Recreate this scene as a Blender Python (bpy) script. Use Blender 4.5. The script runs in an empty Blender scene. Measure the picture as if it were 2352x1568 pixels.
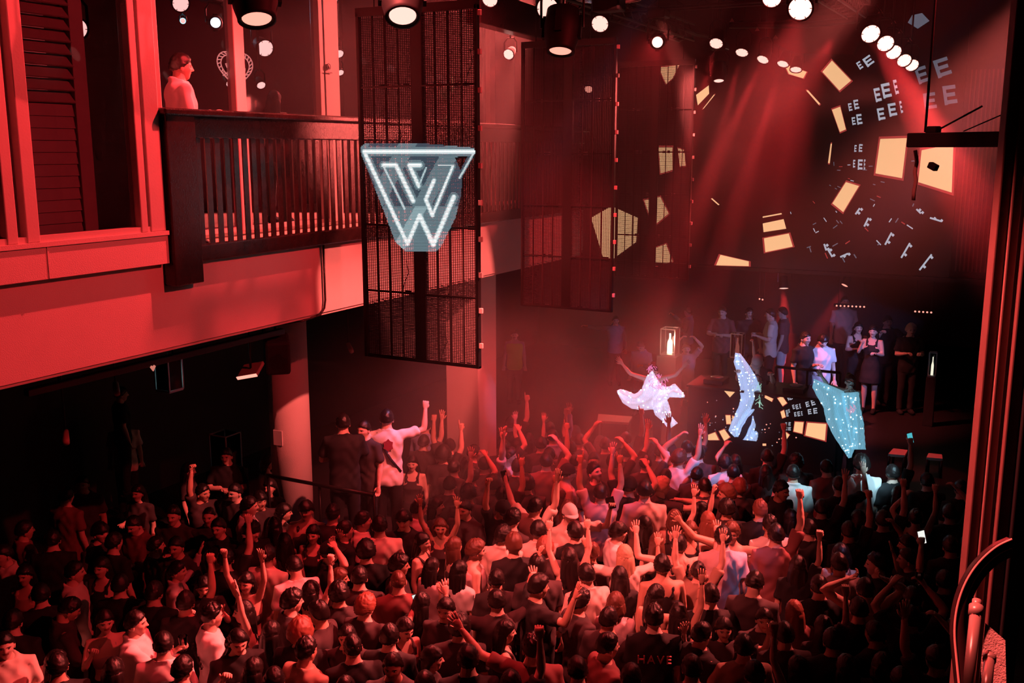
import bpy, bmesh, math, random
import numpy as np
from mathutils import Vector, Matrix, noise, Euler

SC = bpy.context.scene
COL = SC.collection
# ------------------------------------------------------------------ camera
CAM_H, F_PX = 5.8, 2287.0
PITCH, HEAD = math.radians(10.89), math.radians(27.2)
cd = bpy.data.cameras.new('camera'); cd.sensor_width = 36; cd.lens = 36 * F_PX / 2352
cd.clip_start = 0.05; cd.clip_end = 200
cam = bpy.data.objects.new('camera', cd); COL.objects.link(cam)
cam.location = (0, 0, CAM_H); cam.rotation_euler = (math.pi / 2 - PITCH, 0, HEAD)
SC.camera = cam
CAM_M = Euler((math.pi / 2 - PITCH, 0, HEAD)).to_matrix()
# ------------------------------------------------------------------ world, exposure
wd = bpy.data.worlds.new('world'); SC.world = wd; wd.use_nodes = True
wd.node_tree.nodes['Background'].inputs[0].default_value = (0.6, 0.12, 0.16, 1)
wd.node_tree.nodes['Background'].inputs[1].default_value = 0.002
vs = SC.view_settings
vs.view_transform = 'Standard'; vs.look = 'None'; vs.exposure = 0.0; vs.gamma = 1; vs.use_curve_mapping = False
cy = SC.cycles
cy.use_denoising = True; cy.max_bounces = 3; cy.diffuse_bounces = 2; cy.glossy_bounces = 2
cy.transmission_bounces = 3; cy.transparent_max_bounces = 12; cy.volume_bounces = 0
cy.sample_clamp_indirect = 2.0; cy.sample_clamp_direct = 12.0
cy.volume_step_rate = 6.0; cy.volume_max_steps = 32
cy.use_adaptive_sampling = True; cy.adaptive_threshold = 0.05
cy.caustics_reflective = False; cy.caustics_refractive = False

def ray(px, py):
    v = CAM_M @ Vector(((px - 1176) / F_PX, (784 - py) / F_PX, -1)); return v.normalized()
ORG = Vector((0, 0, CAM_H))
def at(px, py, d): return ORG + ray(px, py) * d
def onX(px, py, X): r = ray(px, py); return ORG + r * (X / r.x)
def onY(px, py, Y): r = ray(px, py); return ORG + r * (Y / r.y)
def onZ(px, py, z): r = ray(px, py); return ORG + r * ((z - CAM_H) / r.z)

RED = (1.0, 0.040, 0.044)
def spot(name, loc, target, power, size_deg, color=RED, blend=0.35, radius=0.06):
    l = bpy.data.lights.new(name, 'SPOT'); l.energy = power; l.color = color
    l.spot_size = math.radians(size_deg); l.spot_blend = blend; l.shadow_soft_size = radius
    o = bpy.data.objects.new(name, l); COL.objects.link(o); o.location = loc
    o.rotation_euler = (Vector(target) - Vector(loc)).to_track_quat('-Z', 'Y').to_euler()
    return o
def area(name, loc, target, power, sx, sy, color=RED):
    l = bpy.data.lights.new(name, 'AREA'); l.energy = power; l.color = color; l.shape = 'RECTANGLE'
    l.size = sx; l.size_y = sy
    o = bpy.data.objects.new(name, l); COL.objects.link(o); o.location = loc
    o.rotation_euler = (Vector(target) - Vector(loc)).to_track_quat('-Z', 'Y').to_euler()
    return o
#LIGHTS
# unseen spots that wash the room, several added to brighten one part each
WARM = (1.0, 0.125, 0.105)
spot('wash_balcony', (-4.8, 8.2, 9.2), (-6.5, 6.0, 4.6), 2100, 92, blend=.5, radius=.03)
spot('wash_balcony_fill', (1.2, 7.0, 8.4), (-6.6, 5.6, 4.9), 1500, 62, blend=.6)
spot('wash_beam_cone', (-1.6, 8.6, 8.2), (-6.5, 10.0, 4.5), 4200, 33, color=WARM, blend=.1)
spot('wash_balcony_far', (-1.0, 9.6, 8.3), (-6.6, 12.3, 5.0), 1800, 34)
spot('wash_rail_glint', (-1.1, 16.0, 6.7), (-6.5, 9.6, 6.0), 3000, 13, color=WARM, radius=.15)
spot('balcony_floor_glow', (-7.0, 14.4, 8.2), (-7.05, 8.4, 4.9), 13000, 46, color=WARM)
spot('upper_room_glow', (-8.4, 14.4, 8.2), (-8.9, 8.0, 4.9), 5000, 60, color=WARM)
spot('wash_crowd_mid', (0.6, 13.6, 8.4), (-3.5, 9.0, 1.2), 15000, 29, color=WARM, blend=.9)
spot('wash_crowd_top', (-4.2, 4.8, 8.8), (-3.8, 9.8, 1.2), 5200, 30, color=WARM, blend=.9)
spot('wash_crowd_left', (-1.0, 11.6, 8.3), (-6.2, 6.1, 1.2), 13000, 18, color=WARM, blend=.9)
spot('wash_crowd_back', (-6.0, 9.6, 8.4), (-4.9, 12.6, 1.4), 3600, 40, blend=.8)
spot('wash_column', (-4.2, 9.2, 7.9), (-8.7, 10.5, 2.8), 260, 11, blend=.8)
spot('wash_stage', (-5.2, 14.9, 7.8), (-3.0, 18.0, 1.9), 4200, 28, color=WARM, blend=.8)
spot('wash_smoke', (-3.0, 17.2, 7.6), (-5.3, 13.4, 1.8), 2600, 40, blend=.9)
spot('wash_smoke_left', (-2.4, 11.5, 7.9), (-6.2, 11.6, 2.0), 900, 34, blend=.9)
spot('wash_bar', (-1.6, 4.4, 8.9), at(2102, 410, 7.0), 260, 9, color=WARM)
spot('wash_near_rail', (-1.6, 2.6, 8.2), (0.02, 3.0, 4.4), 1900, 20, color=WARM, blend=.5)
UV = (.42, .46, 1)
for px_, py_, z_, w_, c_, col_ in ((1585, 1085, 1.35, 2600, 11, UV), (880, 1010, 2.2, 2200, 12, (.55, .45, 1)), (1165, 1085, 1.35, 900, 6, UV), (1815, 1125, 1.35, 3000, 6, (.45, .8, .95)),
                                  (1988, 1120, 1.35, 6500, 6, (.45, .8, .95)), (1385, 1180, 1.35, 500, 6, UV), (1680, 1330, 1.2, 700, 7, UV), (1765, 1235, 1.3, 700, 6, UV), (1910, 1320, 1.3, 500, 6, UV), (1300, 1120, 1.35, 300, 5, UV), (1085, 985, 1.4, 600, 7, UV)):
    t_ = onZ(px_, py_, z_); spot('blacklight', (1.5, 8.6, 8.9) if px_ != 880 else (-3.4, 11.5, 8.6), t_, w_ * (1.5 if px_ != 880 else .6), c_ * .75, color=col_, blend=.9)
spot('blacklight_stage', (-1.2, 16.5, 3.2), (-4.2, 19.5, 1.8), 260, 60, color=(.35, .38, 1), blend=.7)
#ENDLIGHTS

# ------------------------------------------------------------------ materials
MATS = {}
def mat(name, col, rough=.6, metal=0., emit=None, es=0., noise_amt=0., nscale=8., bump=0., bscale=60., spec=None, alpha=None, coat=0.):
    if name in MATS: return MATS[name]
    m = bpy.data.materials.new(name); m.use_nodes = True; nt = m.node_tree
    b = nt.nodes['Principled BSDF']
    b.inputs['Base Color'].default_value = (*col, 1); b.inputs['Roughness'].default_value = rough; b.inputs['Metallic'].default_value = metal
    if spec is not None: b.inputs['Specular IOR Level'].default_value = spec
    if coat: b.inputs['Coat Weight'].default_value = coat
    if alpha is not None: b.inputs['Alpha'].default_value = alpha
    if emit: b.inputs['Emission Color'].default_value = (*emit, 1); b.inputs['Emission Strength'].default_value = es
    if noise_amt or bump:
        tc = nt.nodes.new('ShaderNodeTexCoord')
    if noise_amt:
        n = nt.nodes.new('ShaderNodeTexNoise'); n.inputs['Scale'].default_value = nscale; n.inputs['Detail'].default_value = 5
        nt.links.new(tc.outputs['Object'], n.inputs['Vector'])
        mx = nt.nodes.new('ShaderNodeMix'); mx.data_type = 'RGBA'
        mx.inputs['A'].default_value = tuple(max(0, c * (1 - noise_amt)) for c in col) + (1,)
        mx.inputs['B'].default_value = tuple(min(1, c * (1 + noise_amt)) for c in col) + (1,)
        nt.links.new(n.outputs['Fac'], mx.inputs['Factor']); nt.links.new(mx.outputs['Result'], b.inputs['Base Color'])
    if bump:
        n2 = nt.nodes.new('ShaderNodeTexNoise'); n2.inputs['Scale'].default_value = bscale; n2.inputs['Detail'].default_value = 4
        nt.links.new(tc.outputs['Object'], n2.inputs['Vector'])
        bp = nt.nodes.new('ShaderNodeBump'); bp.inputs['Strength'].default_value = bump; bp.inputs['Distance'].default_value = .01
        nt.links.new(n2.outputs['Fac'], bp.inputs['Height']); nt.links.new(bp.outputs['Normal'], b.inputs['Normal'])
    MATS[name] = m
    return m
def emis(name, col, s):
    if name in MATS: return MATS[name]
    m = bpy.data.materials.new(name); m.use_nodes = True; nt = m.node_tree
    nt.nodes.remove(nt.nodes['Principled BSDF'])
    e = nt.nodes.new('ShaderNodeEmission'); e.inputs[0].default_value = (*col, 1); e.inputs[1].default_value = s
    nt.links.new(e.outputs[0], nt.nodes['Material Output'].inputs[0]); MATS[name] = m
    return m
def glass(name, tint=(.85, .85, .9), refl=.12):
    if name in MATS: return MATS[name]
    m = bpy.data.materials.new(name); m.use_nodes = True; nt = m.node_tree
    nt.nodes.remove(nt.nodes['Principled BSDF'])
    t = nt.nodes.new('ShaderNodeBsdfTransparent'); t.inputs[0].default_value = (*tint, 1)
    g = nt.nodes.new('ShaderNodeBsdfGlossy'); g.inputs['Roughness'].default_value = .02
    mx = nt.nodes.new('ShaderNodeMixShader'); lw = nt.nodes.new('ShaderNodeLayerWeight'); lw.inputs[0].default_value = refl
    nt.links.new(lw.outputs['Fresnel'], mx.inputs[0]); nt.links.new(t.outputs[0], mx.inputs[1]); nt.links.new(g.outputs[0], mx.inputs[2])
    nt.links.new(mx.outputs[0], nt.nodes['Material Output'].inputs[0]); MATS[name] = m
    return m
M_WALL = mat('painted_concrete', (.72, .66, .62), .75, noise_amt=.08, nscale=3, bump=.3, bscale=120)
M_FRAME = mat('painted_frame', (.62, .56, .52), .45, noise_amt=.06, nscale=6, bump=.1)
M_BLACK = mat('black_metal', (.012, .011, .012), .38, .3, bump=.1, bscale=200)
M_MATTE = mat('matte_black', (.012, .010, .012), .8)
M_DARKWOOD = mat('dark_stained_wood', (.03, .017, .016), .24, noise_amt=.4, nscale=14, bump=.2, bscale=90)
M_FLOOR = mat('dark_floor', (.03, .026, .028), .3, noise_amt=.3, nscale=2, bump=.1)
M_WOODFLOOR = mat('pale_deck_floor', (.5, .4, .34), .35, noise_amt=.2, nscale=6)
M_DARKWALL = mat('dark_wall', (.035, .022, .026), .7, noise_amt=.2, nscale=2, bump=.2)
M_UPWALL = mat('purplish_wall', (.12, .05, .08), .6, noise_amt=.2, nscale=1.5)
M_LOUVER = mat('louvre_paint', (.30, .22, .20), .5, noise_amt=.1, nscale=10)
M_STEEL = mat('brushed_steel', (.4, .38, .38), .3, .8, bump=.1)
M_DUCT = mat('glossy_red_brown_panel', (.18, .08, .08), .22, .5, noise_amt=.2, nscale=3)
M_LENS = emis('lamp_lens', (1, .46, .39), 1.75)
M_LENS_HOT = emis('lamp_lens_hot', (1, .40, .33), 3.4)
M_LENS_DIM = emis('lamp_lens_dim', (1, .32, .24), 1.6)
M_PEACH = emis('screen_peach', (1, .55, .27), 1.0)
M_PEACHEDGE = emis('screen_red_edge', (.5, .05, .045), .7)
M_GREYW = emis('screen_grey_white', (.75, .8, .95), .55)
M_GREYD = emis('screen_grey_dim', (.55, .6, .8), .18)
M_GLASS = glass('window_glass')
M_CLEAR = glass('clear_glass', (.95, .95, .95), .3)

# ------------------------------------------------------------------ mesh helpers
class MB:
    def __init__(s): s.v = []; s.f = []; s.m = []; s.mats = []; s.cur = 0; s.sm = []
        
    def mat(s, m):
        if m not in s.mats: s.mats.append(m)
        s.cur = s.mats.index(m); return s
    def add(s, vs, fs, smooth=False):
        n = len(s.v); s.v += [tuple(v) for v in vs]
        for f in fs: s.f.append([i + n for i in f]); s.m.append(s.cur); s.sm.append(smooth)
        return s
    def box(s, lo, hi, M=None):
        x0, y0, z0 = lo; x1, y1, z1 = hi
        vs = [Vector(p) for p in ((x0,y0,z0),(x1,y0,z0),(x1,y1,z0),(x0,y1,z0),(x0,y0,z1),(x1,y0,z1),(x1,y1,z1),(x0,y1,z1))]
        if M: vs = [M @ v for v in vs]
        return s.add(vs, [(3,2,1,0),(4,5,6,7),(0,1,5,4),(1,2,6,5),(2,3,7,6),(3,0,4,7)])
    def bevbox(s, lo, hi, b=.01, M=None):
        bm = bmesh.new(); bmesh.ops.create_cube(bm, size=1)
        c = [(a + d) / 2 for a, d in zip(lo, hi)]; sz = [abs(d - a) for a, d in zip(lo, hi)]
        for v in bm.verts: v.co = Vector((v.co.x * sz[0] + c[0], v.co.y * sz[1] + c[1], v.co.z * sz[2] + c[2]))
        bmesh.ops.bevel(bm, geom=bm.edges[:], offset=min(b, min(sz) * .45), segments=2, affect='EDGES', profile=.5)
        bm.verts.index_update()
        vs = [(M @ v.co if M else v.co.copy()) for v in bm.verts]; fs = [[v.index for v in f.verts] for f in bm.faces]
        bm.free(); return s.add(vs, fs)
    def tube(s, pts, rad, n=10, smooth=True, cap=True, flat=None):
        pts = [Vector(p) for p in pts]; k = len(pts)
        if not hasattr(rad, '__len__'): rad = [rad] * k
        rings = []; up = None
        for i in range(k):
            t = (pts[min(i + 1, k - 1)] - pts[max(i - 1, 0)]).normalized()
            if up is None:
                up = Vector((0, 0, 1)) if abs(t.z) < .9 else Vector((0, 1, 0))
                if flat is not None: up = Vector(flat)
            a = t.cross(up).normalized(); b = a.cross(t).normalized(); up = b
            r = rad[i]; ra, rb = (r if hasattr(r, '__len__') else (r, r))
            rings.append([pts[i] + a * math.cos(2 * math.pi * j / n) * ra + b * math.sin(2 * math.pi * j / n) * rb for j in range(n)])
        vs = [p for r in rings for p in r]; fs = []
        for i in range(k - 1):
            for j in range(n): fs.append((i * n + j, i * n + (j + 1) % n, (i + 1) * n + (j + 1) % n, (i + 1) * n + j))
        if cap: fs.append(tuple(range(n))[::-1]); fs.append(tuple((k - 1) * n + j for j in range(n)))
        return s.add(vs, fs, smooth)
    def loft(s, secs, n=24, pw=2.3, smooth=True):
        # secs: (z, hx, hy, cx, cy)
        vs = []; k = len(secs)
        for (z, hx, hy, cx, cy_) in secs:
            for j in range(n):
                a = 2 * math.pi * j / n; c, d = math.cos(a), math.sin(a)
                vs.append((cx + hx * math.copysign(abs(c) ** (2 / pw), c), cy_ + hy * math.copysign(abs(d) ** (2 / pw), d), z))
        fs = []
        for i in range(k - 1):
            for j in range(n): fs.append((i * n + j, i * n + (j + 1) % n, (i + 1) * n + (j + 1) % n, (i + 1) * n + j))
        fs.append(tuple(range(n))[::-1]); fs.append(tuple((k - 1) * n + j for j in range(n)))
        return s.add(vs, fs, smooth)
    def sphere(s, c, r, n=12, k=8, smooth=True):
        r = r if hasattr(r, '__len__') else (r, r, r); c = Vector(c); vs = []; fs = []
        for i in range(k + 1):
            th = math.pi * i / k
            for j in range(n):
                ph = 2 * math.pi * j / n
                vs.append(c + Vector((r[0] * math.sin(th) * math.cos(ph), r[1] * math.sin(th) * math.sin(ph), r[2] * math.cos(th))))
        for i in range(k):
            for j in range(n): fs.append((i * n + j, (i + 1) * n + j, (i + 1) * n + (j + 1) % n, i * n + (j + 1) % n))
        return s.add(vs, fs, smooth)
    def disc(s, c, nrm, r, n=20):
        c = Vector(c); q = Vector(nrm).to_track_quat('Z', 'Y')
        return s.add([c + q @ Vector((r * math.cos(2 * math.pi * j / n), r * math.sin(2 * math.pi * j / n), 0)) for j in range(n)], [tuple(range(n))])
    def mesh(s, name, m=None):
        me = bpy.data.meshes.new(name); me.from_pydata([tuple(v) for v in s.v], [], s.f)
        mats = s.mats or ([m] if m else [])
        for x in mats: me.materials.append(x)
        me.polygons.foreach_set('material_index', s.m); me.polygons.foreach_set('use_smooth', s.sm)
        me.update(); return me
    def build(s, name, m=None, parent=None, **kw):
        o = bpy.data.objects.new(name, s.mesh(name, m)); COL.objects.link(o)
        if parent: o.parent = parent
        tag(o, **kw); return o
def tag(o, label=None, cat=None, group=None, kind=None):
    if label: o['label'] = label
    if cat: o['category'] = cat
    if group: o['group'] = group
    if kind: o['kind'] = kind
    return o
def empty(name, loc=(0, 0, 0), label=None, cat=None, group=None, rz=0):
    o = bpy.data.objects.new(name, None); COL.objects.link(o); o.location = loc; o.rotation_euler.z = rz
    o.empty_display_size = .1
    return tag(o, label, cat, group)
def local(o, p): return Vector(p) - Vector(o.location)

#==STRUCTURE
def struct(name, mb, m=None, parent=None): return mb.build(name, m, parent, kind='structure' if not parent else None)
XW = -6.5
struct('floor', MB().box((-14, -2, -.2), (5, 28, 0)), M_FLOOR)
struct('wall_back', MB().box((-14, 27, 0), (5, 27.2, 9.4)), M_DARKWALL)
struct('wall_left', MB().box((-13.2, -2, 0), (-13, 27, 9.4)), M_DARKWALL)
struct('wall_right', MB().box((2.6, 4, 0), (2.8, 27, 9.4)), M_DARKWALL)
struct('ceiling', MB().box((-14, -2, 9.3), (5, 28, 9.5)), M_MATTE)
# mezzanine slab with its pale edge beam
b = MB().mat(M_WALL).box((XW - .3, 2.0, 4.12), (XW, 15.2, 4.86)).mat(M_DARKWALL).box((-13, 2.0, 4.3), (XW - .3, 15.2, 4.84))
b.mat(M_WALL).box((XW - .3, 2, 4.09), (XW - .02, 15.2, 4.12))
struct('trim_1', b)
struct('floor_upper', MB().box((-13, 2.0, 4.84), (XW - .02, 15.2, 4.88)), M_WOODFLOOR)
struct('ceiling_upper', MB().box((-13, 2.0, 8.5), (XW - .1, 15.2, 8.6)), M_DARKWALL)
struct('wall_upper_back', MB().box((-11.2, 2.0, 4.88), (-11.1, 15.2, 8.5)), M_UPWALL)
struct('wall_upper_end', MB().box((-11.1, 15.0, 4.88), (XW, 15.1, 8.5)), M_UPWALL)
# plinth below the left windows
pl = MB().box((XW - .12, 2.0, 4.86), (XW + .09, 6.14, 5.10))
pl.box((XW - .14, 2.0, 5.10), (XW + .11, 6.14, 5.135))
pl.box((XW + .088, 4.96, 4.862), (XW + .096, 4.975, 5.1))
struct('trim_2', pl, M_WALL)
# left windows: uprights + glass
def window(name, y0, y1, x, z0, z1, uprights, wd_, gl=True, depth=.1):
    r = empty(name, (x, (y0 + y1) / 2, z0)); r['kind'] = 'structure'
    fr = MB()
    for (a, bb) in uprights: fr.bevbox((x - depth, a, z0), (x + .02, bb, z1), .008)
    fr.box((x - depth, y0, z1 - .09), (x + .01, y1, z1))
    fr.box((x - depth, y0, z0), (x + .01, y1, z0 + .045))
    o = fr.build('window_frame', M_FRAME, r); o.matrix_parent_inverse = Matrix.Translation(r.location).inverted()
    if gl:
        g = MB().box((x - depth * .55, y0, z0 + .04), (x - depth * .5, y1, z1 - .08)).build('window_glass', M_GLASS, r)
        g.matrix_parent_inverse = Matrix.Translation(r.location).inverted()
    return r
def ypx(px, py, X): return onX(px, py, X).y
zs = 5.135
ya, yb = ypx(41, 560, XW), ypx(60, 565, XW)
window('window_1', 3.2, 6.13, XW + .07, zs, 8.5, [(4.65, 4.74), (4.81, 4.92), (5.87, 5.94), (5.97, 6.13)], .1)
# louvred shutter panels behind the glass, thin grey louvres
def shutter(y0, y1, x, label):
    r = empty('louvred_shutter', (x, (y0 + y1) / 2, 4.88), label, 'shutter')
    fr = MB(); d = .035
    for (a, b2) in ((y0, y0 + .07), (y1 - .13, y1)): fr.bevbox((x - d, a, 5.0), (x + d, b2, 8.4), .005)
    fr.box((x - d, y0, 4.88), (x + d, y1, 5.06)); fr.box((x - d, y0, 8.3), (x + d, y1, 8.4))
    o = fr.build('shutter_frame', M_LOUVER, r); o.matrix_parent_inverse = Matrix.Translation(r.location).inverted()
    lv = MB(); z = 5.1
    while z < 8.28:
        tilt = 52 if z > 6.2 else 80
        M = Matrix.Translation((x, 0, z)) @ Matrix.Rotation(math.radians(tilt), 4, 'Y')
        lv.box((-.055, y0 + .06, -.006), (.055, y1 - .12, .006), M); z += .092
    o = lv.build('louvres', M_LOUVER, r); o.matrix_parent_inverse = Matrix.Translation(r.location).inverted()
shutter(4.97, ypx(203, 300, XW - .28), XW - .28, 'slatted wooden shutter standing behind the left upper window glass')
shutter(4.2, 4.72, XW - .28, 'edge of a slatted shutter at the far left, beyond the bright window post')
# recessed glass wall behind balcony
XG = -7.6
window('window_2', 6.2, 15.0, XG, 4.93, 8.5, [(8.34, 8.50), (9.78, 9.86), (9.88, 10.16), (11.9, 12.0), (14.0, 14.18)], .1)
struct('trim_3', MB().bevbox((XW - 1.2, 6.12, 4.88), (XW - .02, 6.28, 8.5), .01), M_FRAME)
# balcony railing
def balcony():
    y0, y1, x = 6.16, 15.1, XW
    r = empty('balcony_railing', (x, y0, 4.84), 'dark slatted balcony railing with a broad top rail above the pale beam', 'railing')
    def P(mb, n, m, k=None):
        o = mb.build(n, m, r, kind=k); o.matrix_parent_inverse = Matrix.Translation(r.location).inverted(); return o
    P(MB().bevbox((x - .03, y0, 4.66), (x + .13, y0 + .33, 6.1), .01), 'corner_post', M_DARKWOOD)
    P(MB().bevbox((x - .1, y0 - .03, 6.08), (x + .16, y1, 6.14), .015), 'top_rail', M_DARKWOOD)
    P(MB().bevbox((x + .0, y0, 5.90), (x + .07, y1, 6.08), .01), 'upper_board', M_DARKWOOD)
    P(MB().bevbox((x + .0, y0, 4.84), (x + .09, y1, 4.98), .01), 'lower_board', M_DARKWOOD)
    y = y0 + .40; k = 0
    rnd = random.Random(4)
    while y < 14.9:
        P(MB().box((x + .03, y, 4.9), (x + .045, y + .062, 5.95)), 'slat', M_DARKWOOD); y += .118; k += 1
    return r
balcony()
# conduit on beam with junction box
c1, c2 = onX(742, 548, XW + .03), onX(748, 715, XW + .03)
r = empty('conduit_pipe', c2, 'thin dark conduit running down the pale beam from a small box', 'pipe')
o = MB().tube([c1 - c2, Vector((0, 0, .12)), Vector((0, -.02, .04)), Vector((0, -.09, -.02)), Vector((-.1, -.28, -.07)), Vector((-.2, -.6, -.07))], .012, 8).build('pipe', M_DARKWOOD, r)
o = MB().bevbox(Vector((-.02, -.05, -.03)) + (c1 - c2), Vector((.05, .06, .05)) + (c1 - c2), .006).build('junction_box', M_BLACK, r)
# columns below
def column(name, px, w, dist, round_=True):
    p = at(px, 900, dist); h = 4.3
    mb = MB()
    mb.tube([(p.x, p.y, 0), (p.x, p.y, h)], w / 2, 32, cap=True)
    struct(name, mb, M_WALL)
    return p
COLP = column('column_1', 663, .53, 13.6)
p = at(1083, 900, 15.0)
struct('column_2', MB().bevbox((p.x - .28, p.y - .28, 0), (p.x + .28, p.y + .28, 4.3), .02), M_WALL)
# notice on the column
dn = Vector((-COLP.x, -COLP.y, 0)).normalized(); dn = Matrix.Rotation(math.radians(-38), 3, 'Z') @ dn; pn = Vector((COLP.x, COLP.y, at(632, 1003, 13.6).z)) + dn * .268
o = MB().box((-.07, -.002, -.1), (.07, .012, .1)).build('paper_notice', mat('paper', (.7, .68, .66), .8)); o.location = pn; o.rotation_euler.z = math.atan2(dn.y, dn.x) + math.pi / 2
tag(bpy.data.objects['paper_notice'], 'small pale paper notice taped to the round column', 'notice')
# stage
struct('ceiling_stage', MB().box((-8.2, 20.21, 3.55), (2.6, 26.9, 3.7)), M_MATTE)
struct('floor_stage', MB().box((-5.6, 13.7, 0), (2.6, 26.9, .95)), mat('stage_black', (.02, .016, .018), .4))
# wall panel around big screen
struct('wall_stage_fascia', MB().box((-10.5, 20.08, 3.47), (2.6, 20.2, 9.3)), M_DARKWALL)
# vertical ribbed cladding right of the big screen
rb = MB()
xx = -1.1
while xx < 1.6:
    rb.box((xx, 20.03, 3.6), (xx + .03, 20.08, 7.2)); xx += .07
struct('trim_4', rb, mat('ribbed_panel', (.10, .05, .05), .4))
#==SCREENS
def quad_y(mb, pts, Y, m, off=0):
    vs = [onY(x, y, Y) + Vector((0, -off, 0)) for x, y in pts]
    n = (vs[1] - vs[0]).cross(vs[2] - vs[0])
    if n.y > 0: vs = vs[::-1]
    mb.mat(m).add(vs, [tuple(range(len(vs)))])
def glyph(mb, cx, cy_, w, h, ang, Y, m, off):
    a = math.radians(ang)
    def R(x, y): return (cx + x * math.cos(a) - y * math.sin(a), cy_ + x * math.sin(a) + y * math.cos(a))
    for k in range(3):
        y0 = -h / 2 + k * h * .38; quad_y(mb, [R(-w / 2, y0), R(w / 2 * (1 if k != 1 else .8), y0), R(w / 2 * (1 if k != 1 else .8), y0 + h * .2), R(-w / 2, y0 + h * .2)], Y, m, off)
    quad_y(mb, [R(-w / 2, -h / 2), R(-w / 4, -h / 2), R(-w / 4, h / 2), R(-w / 2, h / 2)], Y, m, off + .001)
def grow(pts, k):
    cx = sum(p[0] for p in pts) / len(pts); cy_ = sum(p[1] for p in pts) / len(pts)
    return [(cx + (x - cx) * k, cy_ + (y - cy_) * k) for x, y in pts]
PEACH = [[(1655,585),(1720,600),(1720,611),(1645,609)],[(1752,513),(1800,503),(1806,525),(1754,533)],[(1755,547),(1812,536),(1821,566),(1758,579)],
 [(1752,497),(1795,489),(1796,492),(1752,500)],[(1889,165),(1911,139),(1955,185),(1928,208)],[(1911,252),(1930,245),(1943,297),(1929,303)],
 [(1943,418),(1973,427),(1937,487),(1912,467)],[(2022,319),(2083,317),(2072,409),(2011,398)],[(2117,345),(2190,330),(2186,442),(2109,418)],
 [(1802,148),(1853,165),(1845,180),(1812,170)],[(1852,208),(1856,207),(1884,238),(1881,241)],[(1908,330),(1911,330),(1906,375),(1902,374)],
 [(1599,218),(1628,196),(1629,215),(1603,242)],[(1513,338),(1545,338),(1545,390),(1517,398)],[(1557,340),(1572,345),(1575,380),(1562,382)],
 [(1358,500),(1405,473),(1465,500),(1462,555),(1405,597),(1385,590)],[(1480,460),(1517,452),(1536,490),(1500,520)],[(1513,155),(1560,150),(1545,180),(1530,193)],
 [(1490,575),(1530,560),(1545,600),(1500,612)],[(1633,456),(1636,455),(1653,470),(1650,471)],[(1614,250),(1617,249),(1642,218),(1640,217)]]
def led_wall():
    Y = 20.0
    r = empty('video_wall', (-4.6, Y, 3.5), 'huge dark video wall above the stage showing a tunnel of glowing peach panels', 'video wall')
    def L(mb, n, m=None, **k):
        o = mb.build(n, m, r, **k); o.matrix_parent_inverse = Matrix.Translation(r.location).inverted(); return o
    L(MB().box((-8.1, Y, 3.48), (-1.18, Y + .08, 9.2)), 'screen_panel', mat('screen_black', (.02, .012, .014), .45))
    L(MB().box((-8.2, Y - .04, 3.40), (2.6, Y + .08, 3.475)), 'lower_trim', M_BLACK)
    mb = MB()
    for p in PEACH:
        if len(p) == 4 and abs(p[0][1] - p[2][1]) > 15: quad_y(mb, grow(p, 1.13), Y, M_PEACHEDGE, .004)
        quad_y(mb, p, Y, M_PEACH, .007)
    G = [(2016,218,14,32,-12),(2036,208,20,34,-12),(2058,200,8,34,-12),(2024,262,16,28,-10),(2050,252,18,30,-10),(2070,246,5,28,-10),(1953,246,8,18,-10),
     (1967,240,11,22,-10),(1961,278,8,18,-8),(1974,274,12,24,-8),(1995,140,20,22,-35),(1975,150,10,18,-32),(2118,172,26,38,-18),(2165,155,34,42,-18),
     (2136,232,28,38,-8),(2182,218,30,44,-8),(1977,340,8,18,4),(1965,341,5,16,4),(1962,376,5,18,2),(1976,378,11,24,2),(1986,378,3,24,2)]
    for g in G: glyph(mb, *g, Y, M_GREYW if g[0] < 2100 else M_GREYD, .005)
    quad_y(mb, [(2095,35),(2118,30),(2135,48),(2108,66),(2085,52)], Y, M_GREYD, .005)
    rnd = random.Random(2)
    for k in range(46):
        a = rnd.uniform(-.1, 1.25); d = rnd.uniform(150, 400); cx, cy_ = 1760 + d * math.cos(a), 385 + d * math.sin(a) * .62
        if cx > 2170 or cy_ > 605: continue
        s = .7 + d / 210; e = a + rnd.choice((0, 1.57)); l = s * rnd.uniform(1.2, 3.2)
        dx, dy = math.cos(e) * l, math.sin(e) * l; nx, ny = -math.sin(e) * s * .5, math.cos(e) * s * .5
        quad_y(mb, [(cx-dx-nx, cy_-dy-ny), (cx+dx-nx, cy_+dy-ny), (cx+dx+nx, cy_+dy+ny), (cx-dx+nx, cy_-dy+ny)], Y, rnd.choice((M_GREYD, M_GREYW, M_PEACHEDGE, M_GREYD)), .005)
    for (x0, y0, x1, y1) in ((2070,592,2090,558),(2112,620,2140,584),(2033,562,2048,534),(1900,570,1912,590),(1893,560,1898,575),(1930,590,1948,582),(2105,480,2115,490),(2136,500,2162,508),(1965,492,1975,478),(1985,520,1995,500)):
        dx, dy = x1 - x0, y1 - y0; l = math.hypot(dx, dy); nx, ny = -dy / l * 2, dx / l * 2
        quad_y(mb, [(x0-nx, y0-ny), (x1-nx, y1-ny), (x1+nx, y1+ny), (x0+nx, y0+ny)], Y, M_GREYW, .005)
        for q in range(2):
            cx, cy_ = x0 + dx * (.2 + .6 * q) + 6, y0 + dy * (.2 + .6 * q); quad_y(mb, [(cx-4, cy_), (cx, cy_-4), (cx+4, cy_), (cx, cy_+4)], Y, M_GREYW, .005)
    o = L(mb, 'screen_image', label='glowing tunnel picture of peach panels and grey marks')
led_wall()

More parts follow.
